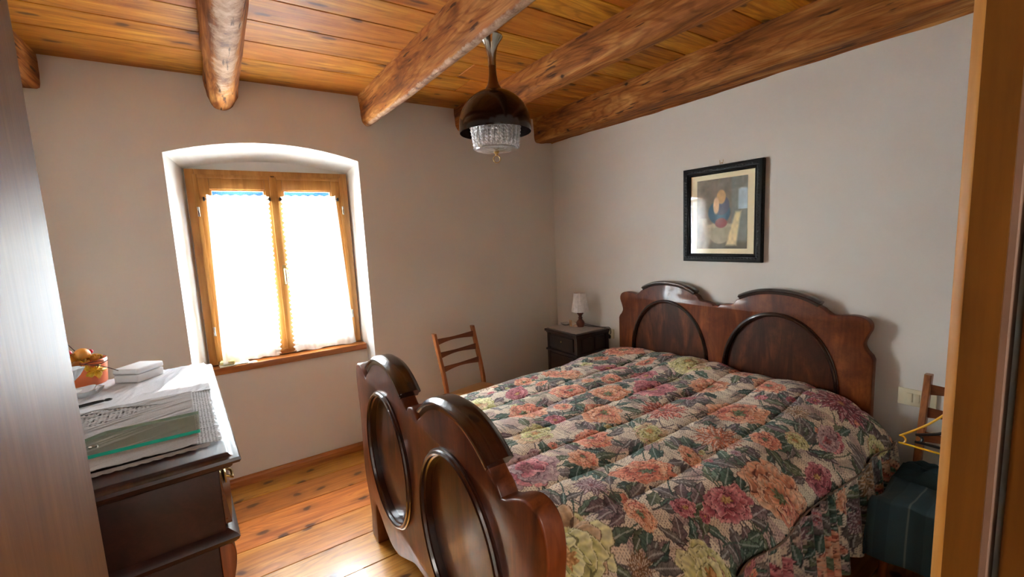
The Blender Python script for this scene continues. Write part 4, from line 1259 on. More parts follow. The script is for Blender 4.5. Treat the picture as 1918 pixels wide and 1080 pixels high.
bm = bmesh.new(); bm_box(bm, -hd - 0.004, -hd + 0.02, -hw + 0.045, hw - 0.045, 0.635, 0.745, 0.005)
dw = finish('drawer', bm, M_DARKWOOD, nst)
bm = bmesh.new(); bm_lathe(bm, [(0, 0), (0.006, 0), (0.0045, 0.003), (0, 0.003)], 14)
for v in bm.verts: v.co = Vector((-hd - 0.004 - v.co.z, v.co.x, 0.70 + v.co.y * 1.3))
finish('keyhole', bm, M_BRASS, dw)
bm = bmesh.new()
bm_box(bm, -hd - 0.012, hd, -hw - 0.004, hw + 0.004, 0.600, 0.618, 0.006)
finish('molding', bm, M_DARKWOOD, nst)
bm = bmesh.new()
bm_box(bm, -hd - 0.008, hd, -hw - 0.002, hw + 0.002, 0.055, 0.085, 0.006)
finish('molding', bm, M_DARKWOOD, nst)
bm = bmesh.new(); bm_box(bm, -hd - 0.002, -hd + 0.02, -hw + 0.045, hw - 0.045, 0.10, 0.585, 0.008)
finish('door', bm, M_DARKWOOD, nst)
bm = bmesh.new()
for zc0, zc1 in ((0.635, 0.745), (0.11, 0.58)):
    bm_box(bm, -hd + 0.06, -0.01, -hw - 0.0, -hw + 0.02, zc0, zc1, 0.005); bm_box(bm, 0.02, hd - 0.05, -hw - 0.0, -hw + 0.02, zc0, zc1, 0.005)
finish('side_panel', bm, M_DARKWOOD, nst)
# doily, lamp and small things on it
def doily(name, label, loc, w, d_, rot, mat, edge, cat='doily', n=40, amp=0.0015):
    P = np.zeros((n, n, 3))
    for i in range(n):
        for k in range(n):
            u, v = i / (n - 1) - .5, k / (n - 1) - .5
            sc_ = 1 + edge * (abs(math.sin(v * PI * 9)) if abs(u) > .47 else 0)
            P[i, k] = (u * w * sc_, v * d_ * (1 + edge * (abs(math.sin(u * PI * 9)) if abs(v) > .47 else 0)), 0.003 + amp * snoise(u * 9, v * 9, rot * 10))
    me = grid_mesh(name, P)
    o = link_mesh(name, me, mat, None, True, loc, rot, 180)
    so = o.modifiers.new('thickness', 'SOLIDIFY'); so.thickness = 0.002; so.offset = -1
    return tag(o, label, cat)
doily('doily', 'grey-white lace doily on the corner nightstand', (2.485, 2.800, hz), 0.31, 0.375, 0.0, mat_lace('doily_lace', C(206, 198, 190), 210, 210), 0.02)
tl_ = thing('table_lamp', 'small lamp with turned red-brown base and pleated white shade on nightstand', 'lamp', (2.553, 2.800, hz + 0.0055))
bm = bmesh.new()
bm_lathe(bm, [(0, 0), (0.030, 0), (0.033, 0.006), (0.036, 0.018), (0.037, 0.030), (0.034, 0.042), (0.027, 0.053), (0.019, 0.062), (0.015, 0.070), (0.019, 0.075), (0.020, 0.079), (0.016, 0.084), (0.0135, 0.092), (0.017, 0.100), (0.021, 0.108), (0.028, 0.114), (0.030, 0.122), (0.028, 0.128), (0.010, 0.130), (0.008, 0.150), (0, 0.150)], 32)
finish('base', bm, M_LAMPWOOD, tl_)
bm = bmesh.new()
pl = lambda a, z: 1 + 0.022 * math.sin(a * 26 + 6 * z + 1.5 * math.sin(a * 5)) + 0.012 * math.sin(a * 11 + z * 30)
bm_lathe(bm, [(0.076 - 0.0255 * t, 0.135 + 0.160 * t) for t in np.linspace(0, 1, 9)] + [(0.049, 0.295)] + [(0.074 - 0.0255 * t, 0.135 + 0.160 * t) for t in np.linspace(1, 0, 5)] + [(0.076, 0.135)], 150, mod=pl)
finish('lamp_shade', bm, mat_plain('pleated_white_fabric', C(214, 208, 202), 0.45, 0, 0.12, 40, 0.2, 0.2), tl_)
bm = bmesh.new(); bm_tube(bm, smooth_line([(0.03, -0.005, 0.006), (0.06, -0.07, 0.003), (0.085, -0.13, 0.003), (0.115, -0.185, 0.003), (0.135, -0.215, 0.0), (0.142, -0.222, -0.04), (0.146, -0.20, -0.07)], 6), 0.0032, 8)
finish('power_cord', bm, M_PLASTICB, tl_)
bm = bmesh.new(); bm_lathe(bm, [(0, 0), (0.022, 0), (0.024, 0.004), (0.02, 0.01), (0.012, 0.02), (0, 0.02)], 24)
for v in bm.verts: v.co = Vector((0.153 - v.co.z * 1.2, -0.196 + v.co.x, -0.078 + v.co.y))
finish('plug', bm, M_PLASTICB, tl_)
sh_ = bmesh.new(); bm_lathe(sh_, [(0, 0.0), (0.026, 0.0), (0.044, 0.012), (0.050, 0.020), (0.047, 0.020), (0.04, 0.013), (0.024, 0.005), (0, 0.005)], 40, mod=lambda a, z: 1 + 0.05 * math.sin(a * 14))
tag(finish('glass_dish', sh_, M_CRYSTAL, None, True, (2.505, 2.935, hz + 0.0055)), 'small glass dish on the doily beside the table lamp', 'dish')
cf = thing('photo_stand', 'tiny gold photo frame on the doily in front of the table lamp', 'photo frame', (2.497, 2.862, hz + 0.0055), -0.35)
bm = bmesh.new()
rect_ring(bm, 0.046, 0.056, [(0, 0), (0, 0.007), (0.008, 0.010), (0.013, 0.005), (0.013, 0)])
for v in bm.verts: v.co.z += 0.030
finish('frame', bm, mat_plain('pinkish_gold', C(196, 160, 122), 0.4, 0.3, 0.2, 120, 0.4), cf)
bm = bmesh.new(); bm_box(bm, -0.004, -0.001, -0.0115, 0.0115, 0.0135, 0.0465); finish('photo', bm, mat_plain('sepia_photo', C(86, 52, 40), 0.5, 0, 0.5, 90), cf, False)
bm = bmesh.new(); bm_box(bm, -0.001, 0.012, -0.02, 0.02, 0.0, 0.012, 0.003); finish('foot', bm, mat_plain('cream_ceramic', C(200, 176, 150), 0.4), cf)
bm = bmesh.new()
for q in range(9):
    a = q * 0.7
    bmesh.ops.create_icosphere(bm, subdivisions=2, radius=0.008, matrix=Matrix.Translation((0.014 * math.cos(a) * (q > 0), 0.014 * math.sin(a) * (q > 0), 0.0085 + 0.009 * (q == 0))))
tag(finish('trinket', bm, mat_plain('pink_beige_beads', C(204, 172, 150), 0.4, 0, 0.15), None, True, (2.520, 2.826, hz + 0.005)), 'little beige trinket between photo frame and lamp base on nightstand', 'ornament')

# ------------------------------------------------------------------ wall sockets
def socket(label, yc, zc, w, h, n, cat):
    t = thing('wall_socket', label, cat, (X_R, yc, zc), 0, 'ivory wall socket plates')
    bm = bmesh.new(); bm_box(bm, -0.012, 0.0, -w / 2, w / 2, -h / 2, h / 2, 0.004)
    finish('plate', bm, M_PLASTICW, t)
    for k in range(n):
        yk = (k - (n - 1) / 2) * 0.026
        bm = bmesh.new(); bm_box(bm, -0.017, -0.010, yk - 0.0115, yk + 0.0115, -h * 0.27, h * 0.27, 0.002)
        r = finish('rocker', bm, M_PLASTICW, t)
    return t
socket('ivory socket plate between nightstand and headboard', 2.612, 0.742, 0.118, 0.082, 2, 'socket')
socket('ivory switch plate behind the chair with the teal cloth', 0.610, 0.748, 0.140, 0.082, 3, 'switch')

# ------------------------------------------------------------------ chairs
def make_chair(label, loc, rotz, group):
    """faces local -Y; origin on the floor under the seat centre"""
    t = thing('wooden_chair', label, 'chair', loc, rotz, group)
    sh, W, Dp = 0.44, 0.40, 0.40
    yb = 0.175
    def post(s):
        bm = bmesh.new()
        pa = smooth_line([(s * 0.185, yb + 0.045, 0), (s * 0.185, yb + 0.015, 0.22), (s * 0.184, yb, 0.43), (s * 0.184, yb + 0.018, 0.56), (s * 0.186, yb + 0.07, 0.75), (s * 0.188, yb + 0.112, 0.90)], 5)
        fr = [(Vector((1, 0, 0)), Vector((0, 1, 0)))] * len(pa)
        prof = [(-.013, -.014), (-.009, -.018), (.009, -.018), (.013, -.014), (.013, .014), (.009, .018), (-.009, .018), (-.013, .014)]
        bm_sweep(bm, pa, fr, prof)
        return bm
    for s in (-1, 1):
        finish('back_post', post(s), M_CHAIR, t, True, None, 0, 35)
        bm = bmesh.new()
        bm_tube(bm, [(s * 0.188, -0.185, 0), (s * 0.186, -0.18, 0.25), (s * 0.184, -0.175, 0.415)], [0.013, 0.016, 0.018], 12)
        finish('leg', bm, M_CHAIR, t)
    for zc in (0.835, 0.735, 0.630):
        yb_ = yb + {0.835: 0.094, 0.735: 0.066, 0.630: 0.037}[zc]
        bm = bmesh.new()
        n = 22
        rings = []
        for i in range(n + 1):
            q = i / n * 2 - 1
            hgt = 0.0125 + 0.0125 * abs(q) ** 1.6
            yy = yb_ + 0.022 * (1 - q * q)
            zc_ = zc
            rings.append([bm.verts.new((q * 0.178, yy + a, zc_ + b_ * hgt + a * -0.3)) for a, b_ in ((-.007, -1), (.007, -1), (.007, 1), (-.007, 1))])
        for r0, r1 in zip(rings, rings[1:]):
            for k in range(4): bm.faces.new((r0[k], r0[(k + 1) % 4], r1[(k + 1) % 4], r1[k]))
        bm.faces.new(rings[0]); bm.faces.new(rings[-1])
        finish('backrest_rail', bm, M_RAIL, t, True, None, 0, 35)
    bm = bmesh.new()
    for b_ in ((-0.175, 0.175, -0.195, -0.17, 0.365, 0.415), (-0.175, 0.175, 0.165, 0.188, 0.365, 0.415), (-0.197, -0.172, -0.18, 0.17, 0.365, 0.415), (0.172, 0.197, -0.18, 0.17, 0.365, 0.415)):
        bm_box(bm, *b_, 0.004)
    finish('seat_frame', bm, M_CHAIR, t)
    # padded seat, wider in front
    bm = bmesh.new()
    outl = smooth_line([(-.18, -.20), (.18, -.20), (.212, -.17), (.212, 0), (.195, .15), (.155, .198), (-.155, .198), (-.195, .15), (-.212, 0), (-.212, -.17)], 5, True)
    lv = [(1.0, .416), (1.015, .424), (1.015, .434), (0.985, .444), (0.9, .450), (0.6, .455), (0.25, .457)]
    rings = [[bm.verts.new((x * k_, y * k_, z)) for x, y in outl] for k_, z in lv]
    for r0, r1 in zip(rings, rings[1:]):
        for k in range(len(outl)): bm.faces.new((r0[k], r0[(k + 1) % len(outl)], r1[(k + 1) % len(outl)], r1[k]))
    bm.faces.new(rings[0]); bm.faces.new(rings[-1])
    finish('seat', bm, M_LEATHER, t, True, None, 0, 60)
    for s in (-1, 1):
        bm = bmesh.new(); bm_tube(bm, [(s * 0.186, -0.18, 0.17), (s * 0.185, 0.20, 0.17)], 0.009, 10)
        finish('stretcher', bm, M_CHAIR, t)
    return t
make_chair('wooden ladder-back chair with tan seat standing by the window wall', (1.522, 2.800, 0), math.radians(11), 'ladder-back chairs')
make_chair('wooden ladder-back chair with teal cloth over its seat beside the headboard', (2.335, 0.368, 0), math.radians(-90), 'ladder-back chairs')
# teal striped cloth draped over the seat of the chair by the headboard
def drape():
    n, m = 110, 110
    P = np.zeros((n, m, 3))
    for i in range(n):
        for k in range(m):
            a = (i / (n - 1) - .5) * 0.86      # along y
            b_ = (k / (m - 1)) * 0.66           # from the back of the seat forward and down
            hw_, dp = 0.214, 0.40
            y, z = a, 0.470 + 0.022 * math.exp(-((a - 0.02) / 0.16) ** 2)
            if abs(a) > hw_:
                e = abs(a) - hw_
                y = math.copysign(hw_ + 0.012 + 0.010 * math.sin(e * 10), a)
                z = 0.470 - e
            x = 0.19 - b_
            if b_ > dp:
                e = b_ - dp
                x = 0.19 - dp - 0.016 - 0.012 * math.sin(e * 9) + 0.012 * math.sin(a * 26) * min(1, e * 8)
                z -= e * (1 - 0.10 * math.sin(a * 4))
                if abs(a) > hw_:
                    z = 0.470 - max(abs(a) - hw_, e) - 0.25 * min(abs(a) - hw_, e)
            x = max(x, -0.25)
            if abs(a) > hw_:
                y += math.copysign(0.010 * math.sin(x * 28 + 1) * min(1, (abs(a) - hw_) * 8), a)
            nz_ = 0.020 * snoise(a * 6, b_ * 6, 3.1) + 0.008 * snoise(a * 20, b_ * 13, 5)
            P[i, k] = (x + nz_ * 0.4, y + nz_ * 0.4, max(z + nz_, 0.235 + 0.01 * math.sin(a * 15)))
    return P
me = grid_mesh('chair_cloth', drape()[:, :, [1, 0, 2]] * np.array([-1, -1, 1]) * np.array([1, -1, 1]))
o = link_mesh('chair_cloth', me, M_TEAL, None, True, (2.345, 0.368, 0), math.radians(-90), 180)
o.modifiers.new('thickness', 'SOLIDIFY').thickness = 0.003
tag(o, 'dark teal striped cloth draped over the chair beside the headboard', 'cloth')
# bunched dark garment behind it
P = np.zeros((60, 70, 3))
for i in range(60):
    for k in range(70):
        u, v = i / 59 * 2 - 1, k / 69 * 2 - 1
        env = max(0.0, (1 - abs(u) ** 2.4)) ** .6 * max(0.0, (1 - abs(v) ** 2.6)) ** .6
        fold = 0.5 + 0.5 * math.sin(v * 9 + u * 4 + 3 * snoise(u * 2, v * 2, 8))
        P[i, k] = (u * 0.085 + 0.02 * v, v * 0.21, env * (0.045 + 0.03 * fold + 0.02 * snoise(u * 4, v * 5, 2)))
o = link_mesh('bundled_garment', grid_mesh('bundled_garment', P), M_TEALDK, None, True, (2.43, 0.385, 0.490), 0.06, 180)
tag(o, 'dark garment bunched against the chair back on the teal cloth', 'garment')
# clothes hangers
def hanger(label, loc, mat, w, hgt, rot, tilt=0.0, r=0.0042):
    """in its own y/z plane; origin at the middle of the bottom bar"""
    t = thing('clothes_hanger', label, 'clothes hanger', loc, rot)
    h = w / 2
    bm = bmesh.new()
    bm_tube(bm, smooth_line([(0, -h * 0.98, 0.030), (0, -h * 0.55, hgt * 0.52), (0, -0.03, hgt * 0.97), (0, 0, hgt), (0, 0.03, hgt * 0.97), (0, h * 0.55, hgt * 0.52), (0, h * 0.98, 0.030)], 5), r, 8)
    finish('shoulder', bm, mat, t)
    bm = bmesh.new(); bm_tube(bm, [(0, -h * 0.95, 0.0), (0, h * 0.95, 0.0)], r * 0.95, 8)
    finish('bar', bm, mat, t)
    for s in (-1, 1):
        bm = bmesh.new()
        c0 = Vector((0, s * (h * 0.97), 0.0145))
        bm_tube(bm, [c0 + Vector((0, -s * 0.0155 * math.cos(a), 0.0155 * math.sin(a))) for a in np.linspace(-2.0, 2.0, 16)], r * 0.9, 8)
        finish('notch_loop', bm, mat, t)
    bm = bmesh.new()
    hk = [(0, 0, hgt - 0.002), (0, 0, hgt + 0.03)] + [(0, 0.022 - 0.022 * math.cos(a), hgt + 0.045 + 0.022 * math.sin(a)) for a in np.linspace(0, PI * 1.15, 12)]
    bm_tube(bm, hk, r * 0.8, 8)
    finish('hook', bm, mat, t)
    t.rotation_euler = (0, tilt, rot)
    return t
hanger('yellow plastic clothes hanger in front of the chair back', (2.30, 0.382, 0.672), M_YELLOW, 0.37, 0.20, 0.0, 0.25)
hanger('black clothes hanger behind the yellow one on the chair back', (2.375, 0.350, 0.668), M_PLASTICB, 0.36, 0.12, 0.05, 0.2, 0.006)

# ------------------------------------------------------------------ dresser
DR = (-0.047, 1.435, 0); DROT = math.radians(3.8)
ds = thing('dresser', 'dark wooden chest of drawers beside the open door', 'chest of drawers', DR, DROT)
DH_, DL, DD = 1.05, 1.215, 0.66
def rect_molding(bm, x0, x1, y0, y1, prof):
    """prof: (outward, z) - closed rings joined"""
    rings = [[bm.verts.new(p) for p in ((x0, y0 - o_, z), (x1 + o_, y0 - o_, z), (x1 + o_, y1 + o_, z), (x0, y1 + o_, z))] for o_, z in prof]
    for r0, r1 in zip(rings, rings[1:]):
        for k in range(4): bm.faces.new((r0[k], r0[(k + 1) % 4], r1[(k + 1) % 4], r1[k]))
    bm.faces.new(rings[0]); bm.faces.new(rings[-1])
bm = bmesh.new()
rect_molding(bm, -DD, 0, 0, DL, [(0.004, DH_ - 0.046), (0.010, DH_ - 0.040), (0.012, DH_ - 0.034), (0.028, DH_ - 0.028), (0.032, DH_ - 0.020), (0.028, DH_ - 0.012), (0.016, DH_ - 0.010), (0.008, DH_ - 0.007), (0.003, DH_ - 0.001), (0, DH_)])
finish('top', bm, M_DRESSER, ds, True, None, 0, 25)
bm = bmesh.new()
bm_box(bm, -DD, -0.022, 0.012, DL - 0.012, 0.80, DH_ - 0.045, 0.004)
bm_box(bm, -DD, -0.045, 0.022, DL - 0.022, 0.06, 0.80, 0.004)
finish('carcass', bm, M_DRESSER, ds)
bm = bmesh.new()
rect_molding(bm, -DD, -0.018, 0.016, DL - 0.016, [(0, 0.772), (0.012, 0.776), (0.022, 0.786), (0.026, 0.796), (0.020, 0.804), (0.008, 0.812), (0, 0.818)])
finish('molding', bm, M_DRESSER, ds, True, None, 0, 25)
bm = bmesh.new()
rect_molding(bm, -DD, -0.03, 0.016, DL - 0.016, [(0, 0.0), (0.016, 0.0), (0.016, 0.07), (0.006, 0.085), (0, 0.09)])
finish('molding', bm, M_DRESSER, ds, True, None, 0, 25)
# bowed top drawer, two flat drawers below
BOW = 0.022
def bow_at(y):
    t = (y - 0.034) / (DL - 0.068)
    return BOW * (1 - (2 * t - 1) ** 2)
def drawer(z0, z1, bow, xf):
    n, m = 14, 40
    P = np.zeros((n + 3, m + 3, 3))
    for k in range(m + 3):
        y = 0.034 + (DL - 0.068) * min(1, max(0, (k - 1) / m))
        for i in range(n + 3):
            t = min(1, max(0, (i - 1) / n))
            x = xf + bow_at(y) + bow * ((1 - t) * 0.85 + 0.15 * (1 - t) ** 2)
            if i in (0, n + 2) or k in (0, m + 2): x = xf - 0.02
            P[i, k] = (x, y, z0 + (z1 - z0) * t)
    return link_mesh('drawer', grid_mesh('drawer', P), M_DRAWER, ds, True, angle=35)
def pull(parent, y, z, x):
    bm = bmesh.new()
    bm_box(bm, x - 0.002, x + 0.004, y - 0.035, y + 0.035, z - 0.014, z + 0.020, 0.003)
    bm_tube(bm, smooth_line([(x + 0.004, y - 0.028, z + 0.006), (x + 0.018, y - 0.026, z - 0.004), (x + 0.020, y, z - 0.016), (x + 0.018, y + 0.026, z - 0.004), (x + 0.004, y + 0.028, z + 0.006)], 4), 0.004, 8)
    finish('drawer_pull', bm, M_BRASS, parent)
d0 = drawer(0.822, 1.002, 0.016, -0.022)
for yy in (0.13, DL - 0.13): pull(d0, yy, 0.930, -0.014 + bow_at(yy))
for z0, z1 in ((0.45, 0.765), (0.10, 0.43)):
    dd_ = drawer(z0, z1, 0.0, -0.040)
    for yy in (0.30, DL - 0.30): pull(dd_, yy, (z0 + z1) / 2, -0.040 + bow_at(yy))
# carved corner pilasters with scrolled corbel
for yy in (0.020, DL - 0.064):
    prof = [(-.045, 0.09), (-.020, 0.09), (-.020, 0.20), (-.034, 0.26), (-.034, 0.52), (-.028, 0.60), (-.016, 0.66), (-.008, 0.70), (-.006, 0.74), (-.014, 0.765), (-.045, 0.77)]
    ol = smooth_line(prof[1:-1], 4)
    bm = sawn([[prof[0]] + ol + [prof[-1]]], 0.044, 0.003, 'xzy', (0, yy + 0.022, 0))
    finish('pilaster', bm, M_ORANGEWOOD, ds, True, None, 0, 35)

# --- things on the dresser (placed in the dresser's own frame)
cd, sdn = math.cos(DROT), math.sin(DROT)
def on_top(x, y, h=0.0):
    """world point on the dresser top from world x, y"""
    return (x, y, DH_ + h)
def cloth_grid(name, x0, x1, y0, y1, nx, ny, zf, drop_front=0.0):
    P = np.zeros((nx, ny, 3))
    for i in range(nx):
        for k in range(ny):
            u, v = i / (nx - 1), k / (ny - 1)
            x = x0 + (x1 - x0) * u; y = y0 + (y1 - y0) * v
            P[i, k] = (x, y, zf(x, y, u, v))
    return P
def wr_cloth(amp, seed, dirx=0.25):
    """rumpled cloth: sharp creases running mostly along one direction, plus soft swells"""
    def f(x, y, u, v):
        a = x - dirx * y
        w = 0.0
        for q, (f1, f2, k) in enumerate(((16, 3.0, 1.0), (34, 6.0, 0.55), (70, 14.0, 0.22))):
            n = snoise(a * f1 + 3 * snoise(y * 2, x * 2, seed + q), y * f2, seed + q * 5)
            w += k * max(0.0, 1 - abs(n) * 3.2) ** 1.5
        return 0.0035 + amp * 0.55 * w + amp * 0.8 * (0.5 + 0.5 * snoise(x * 6, y * 6, seed))
    return f
def dresser_cloth(name, label, P, mat, cat):
    o = link_mesh(name, grid_mesh(name, P), mat, None, True, (DR[0], DR[1], DH_), DROT, 180)
    so = o.modifiers.new('thickness', 'SOLIDIFY'); so.thickness = 0.0015; so.offset = -1
    return tag(o, label, cat)
# plain white cloth at the window end, its edge hanging just over the front molding
P = cloth_grid('c', -0.60, 0.0, 0.672, 1.205, 170, 150, wr_cloth(0.0060, 2.0, 0.30))
dresser_cloth('white_cloth', 'creased white cloth in the sun on the window end of the dresser', P, M_LINEN2, 'cloth')
# lace trimmed runner at the near end
run = thing('lace_runner', 'creased white table runner with lace border on the near end of dresser', 'table runner', (DR[0], DR[1], DH_), DROT)
f_ = wr_cloth(0.0050, 7.0, 2.2)
def fz(x, y, u, v): return f_(x, y, u, v) + 0.006
RX0, RX1, RY0, RY1 = -0.60, -0.062, 0.085, 0.690
def in_diamond(x, y):
    return abs((x + 0.33) / 0.17) + abs((y - 0.588) / 0.095) < 1
nx_, ny_ = 190, 190
Pr = cloth_grid('r', RX0, RX1, RY0, RY1, nx_, ny_, fz)
def grid_subset(name, P, keep, mat, parent):
    n, m = P.shape[:2]
    bm = bmesh.new()
    vs = {}
    for i in range(n - 1):
        for k in range(m - 1):
            if keep(P[i, k, 0], P[i, k, 1]):
                q = []
                for a, b_ in ((i, k), (i + 1, k), (i + 1, k + 1), (i, k + 1)):
                    if (a, b_) not in vs: vs[(a, b_)] = bm.verts.new(P[a, b_])
                    q.append(vs[(a, b_)])
                bm.faces.new(q)
    o = finish(name, bm, mat, parent, True, None, 0, 180)
    so = o.modifiers.new('thickness', 'SOLIDIFY'); so.thickness = 0.0015; so.offset = -1
    return o
grid_subset('runner_cloth', Pr, lambda x, y: not in_diamond(x, y), M_LINEN, run)
grid_subset('lace_insert', Pr, in_diamond, M_LACE_BIG, run)
# crochet border along the front end, scalloped hem on the near side
nb_, mb_ = 20, 140
Pb = np.zeros((nb_, mb_, 3))
for i in range(nb_):
    for k in range(mb_):
        u, v = i / (nb_ - 1), k / (mb_ - 1)
        y = RY0 + (RY1 - RY0) * v
        x = RX1 - 0.004 + u * (0.058 + 0.006 * abs(math.sin(v * PI * 16)))
        Pb[i, k] = (x, y, fz(RX1, y, 1, v) * (1 - u) + 0.0045 * u + 0.002 * math.sin(v * 60) * u)
o = link_mesh('lace_border', grid_mesh('lace_border', Pb), M_LACE, run, True, angle=180)
Pb = np.zeros((8, 160, 3))
for i in range(8):
    for k in range(160):
        u, v = i / 7, k / 159
        x = RX0 + (RX1 - RX0 + 0.03) * v
        Pb[i, k] = (x, RY0 + 0.003 - u * (0.012 + 0.007 * abs(math.sin(v * PI * 22))), 0.008 - 0.0045 * u)
link_mesh('scalloped_hem', grid_mesh('scalloped_hem', Pb), M_LINEN, run, True, angle=180)
# glass shelf lying on the runner
def to_local(x, y):
    dx, dy = x - DR[0], y - DR[1]
    return (dx * cd + dy * sdn, -dx * sdn + dy * cd)
gs = thing('glass_shelf', 'clear glass shelf with green edge lying on the lace runner', 'glass shelf', (-0.236, 1.690, DH_ + 0.0165), math.radians(1.2))
pl_ = [(0.125, -0.093), (0.119, 0.098), (-0.115, 0.098), (-0.165, 0.055), (-0.20, -0.02), (-0.20, -0.093)]
bm = bmesh.new()
hi = [bm.verts.new((x, y, 0.010)) for x, y in pl_]; lo = [bm.verts.new((x, y, 0.0)) for x, y in pl_]
bm.faces.new(hi); bm.faces.new(list(reversed(lo)))
finish('glass', bm, M_GREENGLASS, gs, False)
bm = bmesh.new()
bm.faces.new([bm.verts.new(p) for p in ((*pl_[5], 0.0), (*pl_[0], 0.0), (*pl_[0], 0.010), (*pl_[5], 0.010))])
finish('green_edge', bm, M_GLASSEDGE, gs, False)['label'] = 'bright sea-green polished edge'
bm = bmesh.new()
hi = [bm.verts.new((x, y, 0.010)) for x, y in pl_]; lo = [bm.verts.new((x, y, 0.0)) for x, y in pl_]
for k in range(5): bm.faces.new((lo[k], lo[k + 1], hi[k + 1], hi[k]))
finish('frosted_edge', bm, mat_plain('pale_glass_edge', C(150, 176, 164), 0.3, 0, 0.05), gs, False)
bm = bmesh.new(); bm_lathe(bm, [(0, 0.0), (0.010, 0.0), (0.010, 0.003), (0.006, 0.004), (0, 0.004)], 20)
o = finish('screw_cap', bm, M_STEEL, gs); o.location = (-0.125, -0.03, 0.0102)
# white two-part box
bx_ = thing('white_box', 'white lidded cardboard box on the cloth beside the terracotta pot', 'box', (-0.358, 2.512, DH_ + 0.012), math.radians(-38))
bm = bmesh.new(); bm_box(bm, -0.056, 0.056, -0.066, 0.066, 0, 0.034, 0.006, 3); finish('box_base', bm, M_WHITEBOX, bx_)
bm = bmesh.new(); bm_box(bm, -0.058, 0.058, -0.068, 0.068, 0.036, 0.062, 0.009, 3); finish('lid', bm, M_WHITEBOX, bx_)
# terracotta pot with an autumn arrangement
pot = thing('autumn_arrangement', 'terracotta pot with artificial autumn leaves and berries on the dresser', 'plant pot', (-0.548, 2.580, DH_ + 0.010))
bm = bmesh.new(); bm_lathe(bm, [(0, 0), (0.066, 0), (0.072, 0.006), (0.076, 0.05), (0.079, 0.085), (0.081, 0.105), (0.079, 0.110), (0.074, 0.106), (0.071, 0.08), (0, 0.078)], 40)
finish('pot', bm, M_TERRA, pot)
LEAFM = [mat_plain('yellow_leaf', C(214, 164, 36), 0.5, 0, 0.25, 30), mat_plain('ochre_leaf', C(178, 112, 30), 0.5, 0, 0.25, 30)]
def maple_leaf(parent, pos, size, rot, mat):
    ol = []
    for k in range(36):
        a = 2 * PI * k / 36
        r = size * (0.58 + 0.30 * abs(math.cos(2.5 * a)) ** 1.5 + 0.10 * math.cos(9 * a))
        ol.append((r * math.cos(a), r * math.sin(a)))
    bm = bmesh.new()
    c0 = bm.verts.new((0, 0, 0.004))
    mid_ = [bm.verts.new((x * .5, y * .5, 0.006 * math.sin(4 * i))) for i, (x, y) in enumerate(ol)]
    out_ = [bm.verts.new((x, y, 0.006 * math.sin(i * 1.7) - 0.01)) for i, (x, y) in enumerate(ol)]
    for k in range(36):
        bm.faces.new((c0, mid_[k], mid_[(k + 1) % 36]))
        bm.faces.new((mid_[k], out_[k], out_[(k + 1) % 36], mid_[(k + 1) % 36]))
    mt = Matrix.Translation(pos) @ Matrix.Rotation(rot[2], 4, 'Z') @ Matrix.Rotation(rot[0], 4, 'X') @ Matrix.Rotation(rot[1], 4, 'Y')
    for v in bm.verts: v.co = mt @ v.co
    o = finish('leaf', bm, mat, parent)
    so = o.modifiers.new('thickness', 'SOLIDIFY'); so.thickness = 0.0012
    return o
maple_leaf(pot, (0.052, -0.068, 0.070), 0.042, (1.25, 0.1, 0.45), LEAFM[0])
maple_leaf(pot, (0.020, -0.070, 0.105), 0.038, (0.9, 0.2, 0.2), LEAFM[0])
maple_leaf(pot, (-0.035, -0.060, 0.105), 0.045, (0.8, -0.2, 1.2), LEAFM[1])
maple_leaf(pot, (0.035, -0.01, 0.125), 0.045, (0.2, 0.3, 2.2), LEAFM[0])
maple_leaf(pot, (-0.01, 0.025, 0.13), 0.05, (-0.3, 0.2, 0.7), LEAFM[1])
maple_leaf(pot, (0.0, -0.03, 0.14), 0.035, (0.5, -0.3, 3.0), LEAFM[1])
GOURD = mat_plain('orange_gourd', C(206, 140, 48), 0.4, 0, 0.2, 20)
for (x, y, z, r, m) in ((0.010, -0.035, 0.140, 0.026, GOURD), (-0.030, -0.050, 0.118, 0.024, GOURD), (-0.005, -0.066, 0.098, 0.022, mat_plain('brown_gourd', C(150, 92, 30), 0.4, 0, 0.2, 20)), (0.045, -0.02, 0.118, 0.016, GOURD)):
    bm = bmesh.new(); bm_lathe(bm, [(0, -r)] + [(r * 1.05 * math.sin(a), -r * math.cos(a)) for a in np.linspace(0.15, PI - 0.15, 12)] + [(0, r * .9)], 24, mod=lambda a, z: 1 + 0.05 * math.cos(a * 7))
    for v in bm.verts: v.co += Vector((x, y, z))
    finish('gourd', bm, m, pot)
BERRY = mat_plain('red_berry', C(190, 44, 56), 0.25, 0, 0.2, 30)
for (x, y, z, r) in ((-0.052, -0.045, 0.142, 0.017), (-0.060, -0.02, 0.135, 0.015), (-0.035, -0.02, 0.150, 0.013), (0.030, 0.0, 0.142, 0.010)):
    bm = bmesh.new(); bmesh.ops.create_icosphere(bm, subdivisions=3, radius=r, matrix=Matrix.Translation((x, y, z)))
    finish('berry', bm, BERRY, pot)
bm = bmesh.new()
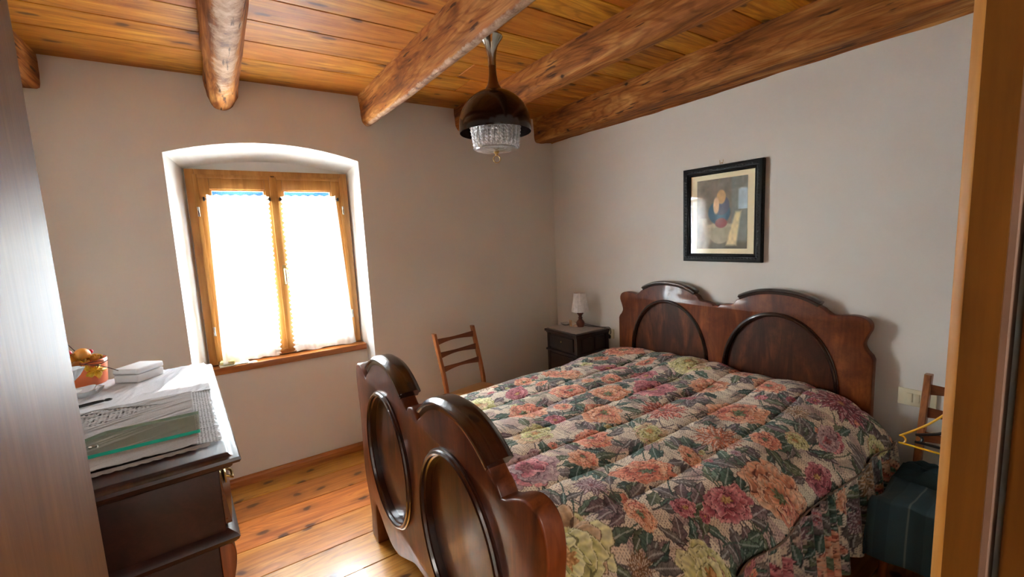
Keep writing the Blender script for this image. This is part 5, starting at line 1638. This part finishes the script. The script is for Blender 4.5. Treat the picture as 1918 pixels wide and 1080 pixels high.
TW = [[(-0.05, -0.062, 0.125), (0.02, -0.085, 0.105), (0.075, -0.098, 0.090), (0.130, -0.115, 0.062)], [(0.02, -0.085, 0.105), (0.06, -0.080, 0.11), (0.085, -0.088, 0.108)], [(0.05, -0.092, 0.097), (0.075, -0.105, 0.10), (0.10, -0.10, 0.112)], [(0.0, -0.02, 0.13), (-0.015, -0.03, 0.165), (-0.03, -0.02, 0.185)]]
for tw in TW: bm_tube(bm, smooth_line(tw, 5), 0.0017, 6)
finish('twig', bm, mat_plain('dark_twig', C(62, 34, 26), 0.7), pot)
# crystal star dish and small glass piece, mostly behind the door leaf
bm = bmesh.new()
def star(a, z): return 1 + 0.28 * abs(math.cos(2.5 * a)) ** 3
bm_lathe(bm, [(0, 0), (0.022, 0.0), (0.034, 0.006), (0.046, 0.020), (0.050, 0.030), (0.047, 0.030), (0.040, 0.020), (0.026, 0.009), (0, 0.007)], 60, mod=star)
tag(finish('glass_candle_dish', bm, M_CRYSTAL, None, True, (-0.512, 2.355, DH_ + 0.011)), 'star-shaped glass dish in front of the terracotta pot', 'dish')
bm = bmesh.new()
bm_lathe(bm, [(0, 0), (0.028, 0), (0.03, 0.004), (0.012, 0.012), (0.009, 0.05), (0.026, 0.075), (0.040, 0.105), (0.037, 0.105), (0.024, 0.078), (0, 0.06)], 30, mod=lambda a, z: 1 + (0.25 * abs(math.cos(2.5 * a)) if z > .06 else 0))
tag(finish('milk_glass_vase', bm, mat_plain('milk_glass', C(224, 230, 232), 0.15, 0, 0.03), None, True, (-0.562, 2.435, DH_ + 0.010)), 'small white glass vase beside the terracotta pot at the door edge', 'vase')
# black hair clip
hc = thing('hair_clip', 'black metal hair clip lying on the cloth near the door edge', 'hair clip', (-0.455, 2.195, DH_ + 0.0165), math.radians(10))
bm = bmesh.new()
bm_tube(bm, smooth_line([(-0.05, 0.006, 0), (0.0, 0.006, 0.003), (0.028, 0.002, 0.003)], 4), 0.0035, 8)
bm_tube(bm, smooth_line([(-0.05, -0.010, 0), (0.0, -0.004, 0.001), (0.028, 0.000, 0.002)], 4), 0.0035, 8)
finish('prongs', bm, M_PLASTICB, hc)
bm = bmesh.new(); bm_tube(bm, [(0.039 + 0.011 * math.cos(a), 0.001 + 0.011 * math.sin(a), 0.003) for a in np.linspace(0, 2 * PI, 19)[:-1]], 0.0028, 8, True)
finish('ring', bm, M_PLASTICB, hc)
